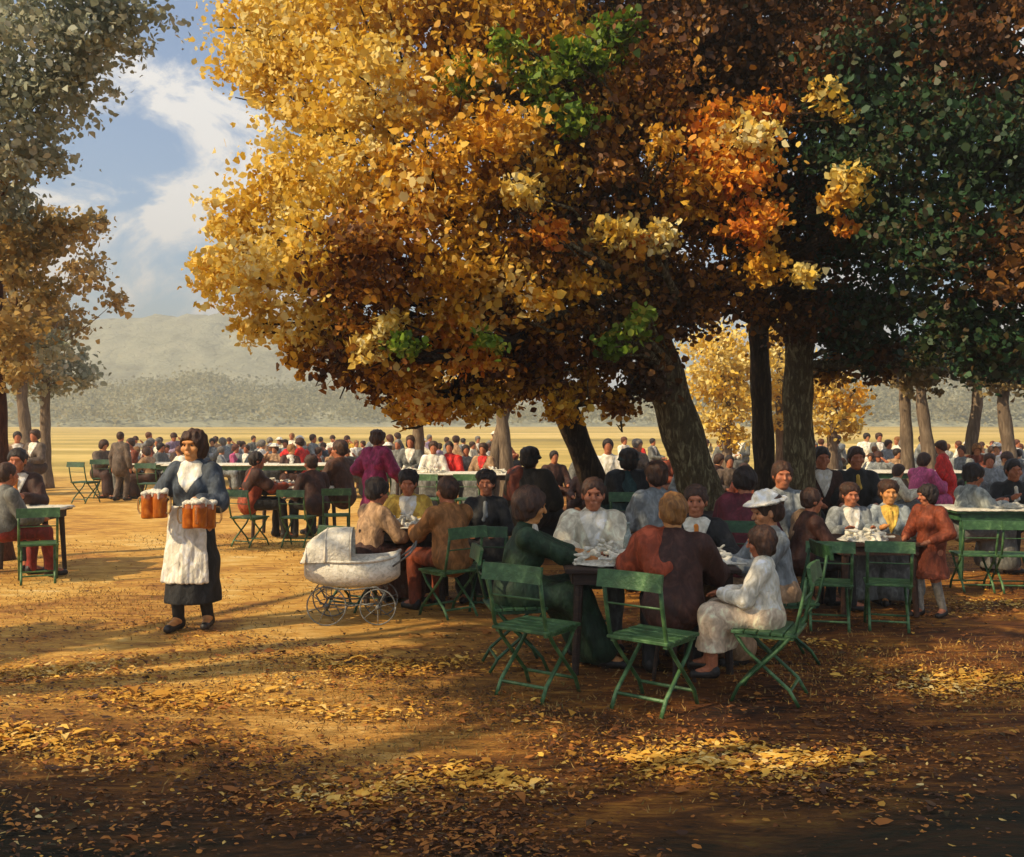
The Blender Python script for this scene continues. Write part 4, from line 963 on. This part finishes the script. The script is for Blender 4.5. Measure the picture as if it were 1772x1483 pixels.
# --- right hand middle table
chair(wx(1434,8.75), 8.75, 14, 'empty green folding chair before the left end of the middle right table', .88)
chair(wx(1536,8.75), 8.75, 16, 'empty green folding chair before the right end of the middle right table', .88)
table(3.31, 9.55, .80, .80, .67, 'brown table at the middle right with two empty chairs before it', mt=mat('table_brown_cloth', (.05,.020,.010), (.09,.04,.02), rough=.8), )
napkin(3.20, 9.36, .67, .46, .36, .14, 'white crumpled linen on the middle right table', 4)
person('man in a black brown coat at the left end of the middle right table', wx(1388,9.55), 9.55, 80, P(pose=S, lean=.18, hands=[(.10,.44,.70),(-.10,.44,.70)], top=('coat', dbr), bottom=('trousers', blk), hair=('short','brown'), skin=1, inf=.03, shawl=tan, side_only='L'), s=.88)
person('woman in blue grey with a wide white collar behind the middle right table', wx(1468,10.25), 10.25, 178, P(pose=S, fem=1, lean=.10, hands=[(.18,.36,.80),(-.16,.36,.80)], top=('blouse', bgr), bottom=('skirt', gry), hair=('updo','brown'), front=wh2, skin=1, inf=.028, puff=.03), s=.88)
person('woman in grey with a yellow scarf at the right end of the middle right table', wx(1536,10.25), 10.25, 186, P(pose=S, fem=1, lean=.08, hands=[(.18,.36,.80),(-.16,.36,.80)], top=('blouse', C('cloth_pale_grey', 140,148,150)), bottom=('skirt', gry), hair=('updo','brown'), front=ylw, tie=ylw, skin=2, inf=.026, puff=.03), s=.90)
person('standing girl in an orange rust dress and pale stockings beside the middle right table', wx(1612,9.25), 9.25, 238, P(pose=ST, fem=1, lean=.12, pitch=.15, yaw=.5, hands=[(.16,.30,1.02),(-.18,.24,1.0)], top=('dress', rst), bottom=(0,0), hair=('bob','dark'), skin=1, inf=.026, puff=.03, hem=.50, socks=C('stocking_grey', 150,140,125),  stride=.09), s=.71)
person('woman in burgundy seated with her back turned behind the lady in the white hat', wx(1288,9.5), 9.5, 15, P(pose=S, fem=1, lean=.20, top=('dress', bur), bottom=(0,0), hair=('bun','dark'), skin=1, inf=.035, puff=.04, shawl=bur), s=1.03)
chair(wx(1288,9.44), 9.44, 15, 'green chair under the woman in burgundy', 1.0, dark=True)
person('man in a pale blue shirt behind the frilled white hat, facing the viewer', wx(1352,10.2), 10.2, 182, P(pose=S, top=('shirt', bgr), bottom=('trousers', dbr), hair=('short','brown'), skin=1, inf=.026), s=1.05)
person('child in blue grey with brown hair seated before the leaning lichen covered trunk', wx(1137,10.2), 10.2, 350, P(pose=S, fem=1, top=('blouse', bgr), bottom=('skirt', gry), hair=('updo','brown'), skin=1, inf=.03, puff=.02), s=1.04)
person('woman in a black coat and teal hat seated with her back to the viewer', wx(1088,12.3), 12.3, 4, P(pose=S, fem=1, lean=.03, top=('coat', tel), bottom=('skirt', blk), hair=('updo','dark'), hat=('cloche', tel), skin=1, inf=.045, puff=.03, shawl=blk), s=1.09)
chair(wx(1085,12.3), 12.28, 2, 'green chair with a wide rail under the woman in the teal hat', 1.06)
person('man in a brown jacket and white shirt left of the one with yellow tie', wx(1420,13), 13, 180, P(pose=S, top=('coat', dbr), bottom=('trousers', blk), hair=('short','dark'), front=wh2, skin=1, inf=.03), s=1.10)
person('man in a black jacket with a yellow tie, right of two facing the viewer', wx(1480,13), 13, 184, P(pose=S, top=('coat', blk), bottom=('trousers', blk), hair=('short','brown'), tie=ylw, skin=1, inf=.03), s=1.10)
person('dark clad figure with an orange scarf seated in the shade, left of the leaning trunk', wx(915,12.6), 12.6, 20, P(pose=S, fem=1, lean=.08, top=('coat', C('cloth_dark_olive', 44,34,20)), bottom=('skirt', blk), hair=('updo','dark'), hat=('cloche', blk), skin=1, inf=.06, puff=.05, shawl=C('cloth_brick', 110,46,20), side_only='L'), s=1.10)
table(wx(1180,11.2), 11.25, 1.3, .7, .74, 'shaded table between the leaning trunk and the woman in burgundy')
# --- right far table
chair(wx(1680,10.7), 10.65, 4, 'green folding chair before the right hand far table, its left one', .86)
chair(wx(1745,10.7), 10.6, 6, 'green folding chair before the right hand far table, its right one', .86)
table(wx(1735,11.7), 11.7, 1.35, .7, .76, 'green table at the right edge under a white runner', mt=tabg, clabel='white cloth lying on the table at the right edge', drop=.02)
napkin(wx(1738,11.6), 11.6, .775, .42, .30, .10, 'white crumpled linen on the table at the right edge', 5)
person('person in a light grey blouse leaning right over the table at the right edge', wx(1668,11.75), 11.75, 78, P(pose=S, fem=1, lean=.22, pitch=.2, hands=[(.12,.44,.82),(-.1,.46,.82)], top=('blouse', C('cloth_silver', 165,168,160)), bottom=('skirt', gry), hair=('updo','dark'), front=wh2, skin=1, inf=.03, puff=.03), s=.98)
person('man in a black jacket with a white flower at the table on the right edge', wx(1750,12.35), 12.35, 184, P(pose=S, lean=.1, hands=[(.16,.36,.84),(-.16,.36,.84)], top=('coat', blk), bottom=('trousers', blk), hair=('short','dark'), tie=wh2, skin=1, inf=.026), s=1.0)
# --- left edge
chair(wx(66,11.2), 11.2, 335, 'green folding chair with a tilted rail at the left edge', .95)
table(wx(40,11.9), 11.9, .9, .6, .74, 'small table at the left edge beside the dark trunk', clabel='white cloth on the small table at the left edge')
person('man in a black jacket with an orange and white tie at the left edge', wx(37,12.5), 12.45, 168, P(pose=S, lean=.14, hands=[(.16,.40,.78),(-.16,.42,.78)], top=('coat', dbr), bottom=('trousers', blk), hair=('short','dark'), tie=org, front=wh2, skin=1, inf=.03), s=1.10)
person('person in pale grey with red trousers cut by the left edge', wx(2,11.3), 11.3, 40, P(pose=S, lean=.1, top=('shirt', gry), bottom=('trousers', C('cloth_brick_red', 130,34,18)), hair=('short','brown'), skin=1, inf=.03), s=1.0)
# --- table left of the middle, beyond the pram
chair(wx(432,14.3), 14.3, 28, 'green folding chair left of three in the middle distance', .92)
chair(wx(516,14.3), 14.3, 12, 'green folding chair middle of three in the middle distance', .92)
chair(wx(582,14.6), 14.6, 350, 'green folding chair right of three in the middle distance', .92)
table(wx(510,15.6), 15.6, 1.25, .8, .75, 'table with white linen in the middle distance behind three green chairs', clabel='white cloth on the table behind three green chairs')
napkin(wx(480,15.5), 15.45, .765, .60, .35, .12, 'white crumpled linen at the left of the middle distance table', 6)
person('man in a russet brown jacket seated in profile left of the middle distance table', wx(430,15), 15.1, 66, P(pose=S, lean=.16, hands=[(.1,.50,.78),(-.1,.5,.78)], top=('coat', C('cloth_russet', 128,52,24)), bottom=('trousers', blk), hair=('short','dark'), skin=1, inf=.03, shawl=dbr), s=1.0)
person('guest in dark brown bending over the middle distance table', wx(548,15.0), 15.0, 320, P(pose=S, lean=.3, top=('coat', dbr), bottom=('trousers', blk), hair=('short','brown'), skin=1, inf=.03), s=.98)
person('guest in dark brown at the right end of the middle distance table', wx(592,15.6), 15.6, 300, P(pose=S, lean=.06, top=('coat', C('cloth_umber', 80,48,30)), bottom=('trousers', blk), hair=('short','brown'), skin=1, inf=.04), s=1.12)
person('standing woman in a trailing magenta dress behind the chairs', wx(648,14.4), 14.4, 25, P(pose=ST, fem=1, lean=.16, pitch=.2, hands=[(.25,.30,.95),(-.25,.22,1.0)], top=('dress', mag), bottom=(0,0), hair=('updo','brown'), skin=1, inf=.03, puff=.05, hem=.04, shawl=mag), s=.96)
# --- long white table
table(wx(790,19), 19, 2.3, .8, .76, 'long table behind the yellow blouse, under a white cloth', clabel='long white cloth on the table behind the yellow blouse')
chair(wx(742,17), 17, 10, 'green chair before the long white table, the left of two', 1.0)
chair(wx(812,17), 17, 6, 'green chair before the long white table, the right of two', 1.0)
for i, (px, dx) in enumerate([(700,0),(745,0),(850,0)]): napkin(wx(px,18.8), 18.85, .775, .5, .35, .13, ['white crumpled linen at the left of the long white table','white crumpled linen at the middle of the long white table','white crumpled linen at the right of the long white table'][i], 10+i)
# --- far crowd: a few figures, copied with their own clothes
protos = []
def proto(sp, lab): t = person(lab, 0, 0, 0, sp, lod=2); protos.append(t); return t
PEND = []
used = set()
def far(k, px, v, Y, face, top, bottom, label, group='guests in the far crowd', front=None, s=None, hair=None):
    pr = protos[k]; o = pr if k not in used else copy_tree(pr); used.add(k)
    ht = 1.69 if k in (3, 4) else 1.30
    s = s or min(1.3, (1.8-(v-722)*Y/1772)/ht)
    o.location = (wx(px, Y), Y, 0); o.rotation_euler = (0, 0, -math.radians(face)); o.scale = (s,)*3
    tag(o, label, 'person', group)
    for ch in o.children:
        n = ch.name.split('.')[0]; sl_ = ch.material_slots[0]
        if n in ('jacket', 'blouse', 'shirt', 'dress'): mm = top
        elif n in ('skirt', 'trousers'): mm = bottom
        elif n == 'hair' and hair: mm = HAIR[hair]
        elif n == 'collar' and front: mm = front
        else: continue
        sl_.link = 'OBJECT'; sl_.material = mm
    return o
proto(P(pose=S, fem=1, lean=.1, puff=.02, top=('blouse', wht), bottom=('skirt', gry), hair=('updo','brown'), front=wh2, skin=1, inf=.026), 'a')
proto(P(pose=S, lean=.05, top=('coat', gry), bottom=('trousers', blk), hair=('short','dark'), front=wh2, skin=1, inf=.026), 'b')
proto(P(pose=S, fem=1, lean=.25, pitch=.25, hands=[(.12,.46,.78),(-.1,.48,.78)], top=('blouse', bgr), bottom=('skirt', gry), hair=('bob','brown'), skin=0, inf=.03, puff=.03), 'c')
proto(P(pose=ST, lean=.02, top=('coat', hzb), bottom=('trousers', hzb), hair=('short','brown'), skin=1, inf=.026), 'd')
proto(P(pose=ST, fem=1, lean=.2, pitch=.2, hands=[(.2,.3,.9),(-.2,.3,.95)], top=('dress', red), bottom=(0, 0), hair=('updo','brown'), skin=1, inf=.028, puff=.03, hem=.08), 'e')
far(3, 208, 746, 22, 20, hzb, hzb, 'standing man in a taupe suit alone on the open ground at the left')
far(1, 30, 745, 24, 150, tan, dbr, 'seated man between the left edge and the slanting pale trunk')
far(0, 64, 742, 24, 200, hzb, dbr, 'seated person just between the two pale trunks')
far(2, 172, 758, 23, 120, hzb, dbr, 'bending guest left of the standing man in taupe', hair='brown')
far(1, 1052, 757, 17.5, 182, wh2, gry, 'guest in a bright white shirt left of the teal hat', front=wh2)
far(4, 1640, 770, 16, 300, red, red, 'woman in a bright red dress bending to the left', s=.86)
far(2, 1588, 780, 15.8, 60, pnk, pnk, 'woman in pink bending over beside the thin trunk')
far(2, 1540, 800, 15.5, 100, wht, gry, 'guest in pale grey left of the woman in pink')
far(0, 1712, 783, 16.5, 200, bgr, gry, 'woman in light blue right of the woman in red', front=bgr)
far(2, 1752, 778, 17, 240, bgr, pnk, 'guest in blue at the far right edge bending left')
far(0, 750, 762, 20.3, 176, wh2, gry, 'woman in a white blouse behind the long white table', front=wh2)
far(1, 778, 762, 20.4, 186, red, gry, 'man in a red jacket behind the long white table', front=red)
far(0, 712, 752, 22, 190, gry, gry, 'figure in grey behind the left of the long white table')
far(1, 806, 768, 20.6, 170, bgr, gry, 'man in blue grey right of the red jacket', front=bgr)
far(0, 838, 765, 20.4, 200, tan, gry, 'woman in tan with a red kerchief at the end of the long white table', front=red)
proto(P(pose=S, fem=1, lean=.02, puff=.03, yaw=.5, hands=[(.2,.3,1.0),(-.14,.36,.66)], top=('blouse', wht), bottom=('skirt', gry), hair=('updo','auburn'), hat=('brim', wh2), skin=0, inf=.026), 'f')
proto(P(pose=S, lean=.22, side=.10, hands=[(.12,.46,.78),(-.1,.30,1.05)], top=('coat', gry), bottom=('trousers', blk), hair=('short','dark'), hat=('cloche', dbr), skin=1, inf=.03), 'g')
proto(P(pose=S, fem=1, lean=.0, side=-.10, yaw=-.7, top=('dress', gry), bottom=(0,0), hair=('bun','fair'), front=wh2, skin=0, inf=.022), 'h')
for k, px, v, Y, fc, mm, lab in [(1,958,778,18,160,dbr,'man in dark brown just left of the slender leaning trunk'), (0,1188,790,17,200,gry,'grey clad guest right behind the lichen covered trunk'),
    (2,1232,782,18.5,120,dbr,'dark brown guest bending over in the gap right of the lichen trunk'), (1,1262,786,17.5,180,hzb,'taupe clad man in the gap before the sunlit yellow tree'), (0,1290,800,16,210,rst,'woman in rust close left of the thin upright trunk'),
    (7,1098,758,21,170,hzb,'taupe clad woman just right above the teal hat'), (1,1012,800,16.5,200,dbr,'man in dark brown between the leaning trunk and the white shirt'), (2,990,770,20,90,gry,'grey guest bending over behind the slender leaning trunk'), (0,1160,772,19,150,rst,'woman in rust seen left of the lichen trunk')]:
    PEND.append((k, px, v, Y, fc, mm, lab))
cols = [('blue grey', bgr), ('white', wh2), ('tan', tan), ('grey', gry), ('slate blue', sbl), ('cream', wht), ('russet', rst), ('red', red), ('yellow', ylw), ('lilac', lil), ('umber', dbr), ('pale pink', pnk)]
r = np.random.default_rng(5)
rowsx = [(24.5, 'nearer far row', [228,250,275,320,238,262,288,348,382,405,428,452,476,500,524,548,572,598,622,672,690]),
         (29, 'farthest row', [246,275,365,392,418,446,470,494,518,540,566,592,616,660,684,706,730,762,790,815,842,870,1078,1104,1128,1215,1238,1262,1285]),
         (21.5, 'nearer right hand row', [1505,1525,1548,1566,1604,1622,1665,1690,1725,1742,1765]),
         (33, 'thin row at the back', [232,256,284,300,356,374,398,412,438,462,484,506,530,554,580,604,630,650,674,696,720,742,772,800,826,856]),
         (30, 'back row on the right', [1400,1422,1436,1458,1496,1520,1556,1588,1612,1634,1672,1696,1718,1746,1768]),
         (27, 'farthest right hand row', [1410,1446,1512,1535,1660,1682,1708,1735,1758])]
pos = ['leftmost', 'second from the left', 'third from the left', 'fourth from the left', 'fifth from the left', 'sixth from the left', 'seventh from the left', 'eighth from the left', 'ninth from the left', 'tenth from the left',
       'eleventh from the left', 'twelfth from the left', 'thirteenth from the left', 'fourteenth from the left', 'fifteenth from the left', 'sixteenth from the left', 'seventeenth from the left', 'eighteenth from the left']
for Y, rn, xs in rowsx:
    cnt = {}; items = []
    for i, px in enumerate(xs):
        w_ = [.22,.14,.10,.12,.12,.10,.06,.05,.03,.03,.02,.01]
        ci = int(r.choice(12, p=np.array(w_)/sum(w_))); cnt[ci] = cnt.get(ci, 0)+1; items.append((px, ci, cnt[ci]))
    for px, ci, q in items:
        k = int(r.choice([0, 1, 2, 5, 6, 7, 0, 1])); nm, mm = cols[ci]; pz = ['hidden'] and (pos[q-1] if cnt[ci] > 1 else 'the only one')
        far(k, px, 722+(1.8-r.uniform(1.04,1.36))*1772/Y, Y+r.uniform(-1.8,1.8), r.uniform(60,300), mm, [gry, dbr, blk][int(r.integers(3))],
            f'distant {nm} guest, {pz} in that colour, {rn}', group='guests in the '+rn, front=[wh2, mm][int(r.integers(2))], hair=['brown','dark','auburn','fair','grey','brown'][int(r.integers(6))])
for k, px, v, Y, fc, mm, lab in PEND: far(k, px, v, Y, fc, mm, dbr, lab, group='guests in the shade under the big trees', front=mm)
for i, (px, Y, lx, lab) in enumerate([(470,22.6,4.6,'left'),(262,23,1.0,'leftmost'),(610,22.8,1.8,'middle'),(1560,19.6,2.4,'right')]):
    table(wx(px,Y), Y, lx, .8, .76, {'left':'long table before the far crowd on the left','leftmost':'small table right of the standing man in taupe','middle':'table before the far crowd behind the magenta dress','right':'table among the guests under the thin right hand trees'}[lab],
          mt=tabg, clabel={'left':'white cloth on the long table before the far crowd','leftmost':'white cloth on the table right of the man in taupe','middle':'white cloth on the table behind the magenta dress','right':'white cloth on the table under the thin trees'}[lab])
for px, Y, f_, lab in [(148,21.5,20,'dark green chair left of the standing man in taupe'),(182,22.8,0,'dark green chair close behind the standing man in taupe'),(262,21,5,'green chair right of the standing man in taupe')]:
    chair(wx(px,Y), Y, f_, lab, 1.0, dark=True, group='far green chairs')

# ------------------------------------------------------------------ fallen leaves and dry grass
SUN_DRIFTS = [(-1.9,6.6,.75,.35), (-1.1,6.3,.6,.25), (-3.2,7.3,.8,.35), (.78,5.25,.55,.28), (1.6,5.5,.5,.2), (3.0,7.0,.7,.35), (4.7,9.7,.8,.3), (-.6,7.4,.9,.3), (-2.6,5.6,.9,.3), (-.3,5.0,.6,.2), (2.4,8.1,.5,.15)]  # gold leaf drifts standing in for sun patches on the ground
def litter(name, n, y0, y1, size, mats, seed, lift=.008):
    r = np.random.default_rng(seed); t = r.random(n); y = y0*(y1/y0)**t; x = r.uniform(-9, 9, n)*(y/y1)
    q = np.sin(x*1.3+.6*np.sin(y*1.1))*np.sin(y*2.4+1.2*np.sin(x*.7)) + .5*np.sin(x*3.1+y*3.3)
    g = np.zeros(n)
    for dx, dy, rx, ry in SUN_DRIFTS: g = np.maximum(g, np.exp(-((x-dx+.25*np.sin(y*7))/rx)**2-((y-dy+.12*np.sin(x*5))/ry)**2))
    open_ = np.clip((-x-.8+.3*np.sin(y*2))/.8, 0, 1)*np.clip((y-8.2)/.8, 0, 1)      # trodden sand: few leaves
    keep = r.random(n) < np.clip(.20+.32*q+.7*g, .03, 1)*(1-.75*open_)*np.clip((y-.32*np.abs(x+.5)-3.2)/1.1, .22, 1); x, y, g = x[keep], y[keep], g[keep]; n = len(x)
    S = size*np.exp(r.normal(size=n)*.42)*(1+.5*g); th = r.normal(size=n)*.8; a = np.stack([np.cos(th), np.sin(th), r.normal(size=n)*.12], 1)
    b = np.stack([-np.sin(th), np.cos(th), r.normal(size=n)*.18], 1); P_ = np.stack([x, y, hgt(x, y)+lift+r.uniform(0, .010, n)+S*.06], 1); S = S[:, None]
    c = np.zeros((n, 3)); c[:, 2] = r.uniform(-.12, .25, n); wd = r.uniform(.18, .42, (n, 1))
    V = leafquad(P_, a, b, np.cross(a, b), S[:, 0], (S*wd)[:, 0], c[:, 2]*S[:, 0], r).reshape(-1, 3)
    w = r.random(n); mi = np.where(w < np.clip(.08+.95*g, 0, .9), 0, np.where(r.random(n) < .52, 1, 2))
    o = mesh_np(name, V, np.arange(len(V)).reshape(-1, 6), mats, midx=mi); return tag(o, kind='stuff')
leafmat('fallen_gold', [(.34,.14,.02), (.62,.30,.035), (.80,.46,.07), (.90,.70,.30)], .1, .8, .7)
leafmat('fallen_rust', [(.09,.028,.008), (.24,.080,.016), (.46,.17,.03), (.62,.26,.05)], .1, .8, .7)
leafmat('fallen_dark', [(.02,.012,.007), (.06,.025,.012), (.13,.055,.02), (.05,.055,.02)], .1, .8, .7)
FM = [MATS['fallen_gold'], MATS['fallen_rust'], MATS['fallen_dark']]
litter('fallen_leaves', 170000, 3.6, 16, .022, FM, 41)
def grass(n, seed):
    r = np.random.default_rng(seed); t = r.random(n); y = 4.6*(16/4.6)**t; x = r.uniform(-8.6, 8.6, n)*(y/16)
    q = np.sin(x*.9+2)*np.sin(y*1.3+.5*x) ; keep = r.random(n) < np.clip(.20+.55*q, .03, 1)*np.clip((y-4.2)/3.2, .08, 1); x, y = x[keep], y[keep]; n = len(x)
    h = r.uniform(.012, .036, n); th = r.uniform(0, 2*PI, n); wd = .004+.0003*y; P_ = np.stack([x, y, hgt(x, y)-.003], 1); a = np.stack([np.cos(th)*wd, np.sin(th)*wd, 0*th], 1)
    tip = np.stack([r.normal(size=n)*.02, r.normal(size=n)*.02, h], 1)
    V = np.stack([P_-a, P_+a, P_+tip], 1).reshape(-1, 3)
    return tag(mesh_np('dry_grass', V, np.arange(len(V)).reshape(-1, 3), leafmat('dry_grass', [(.10,.045,.015), (.26,.13,.035), (.45,.26,.07), (.16,.14,.04)], .15, 1.2, .8)), kind='stuff')
grass(90000, 8)
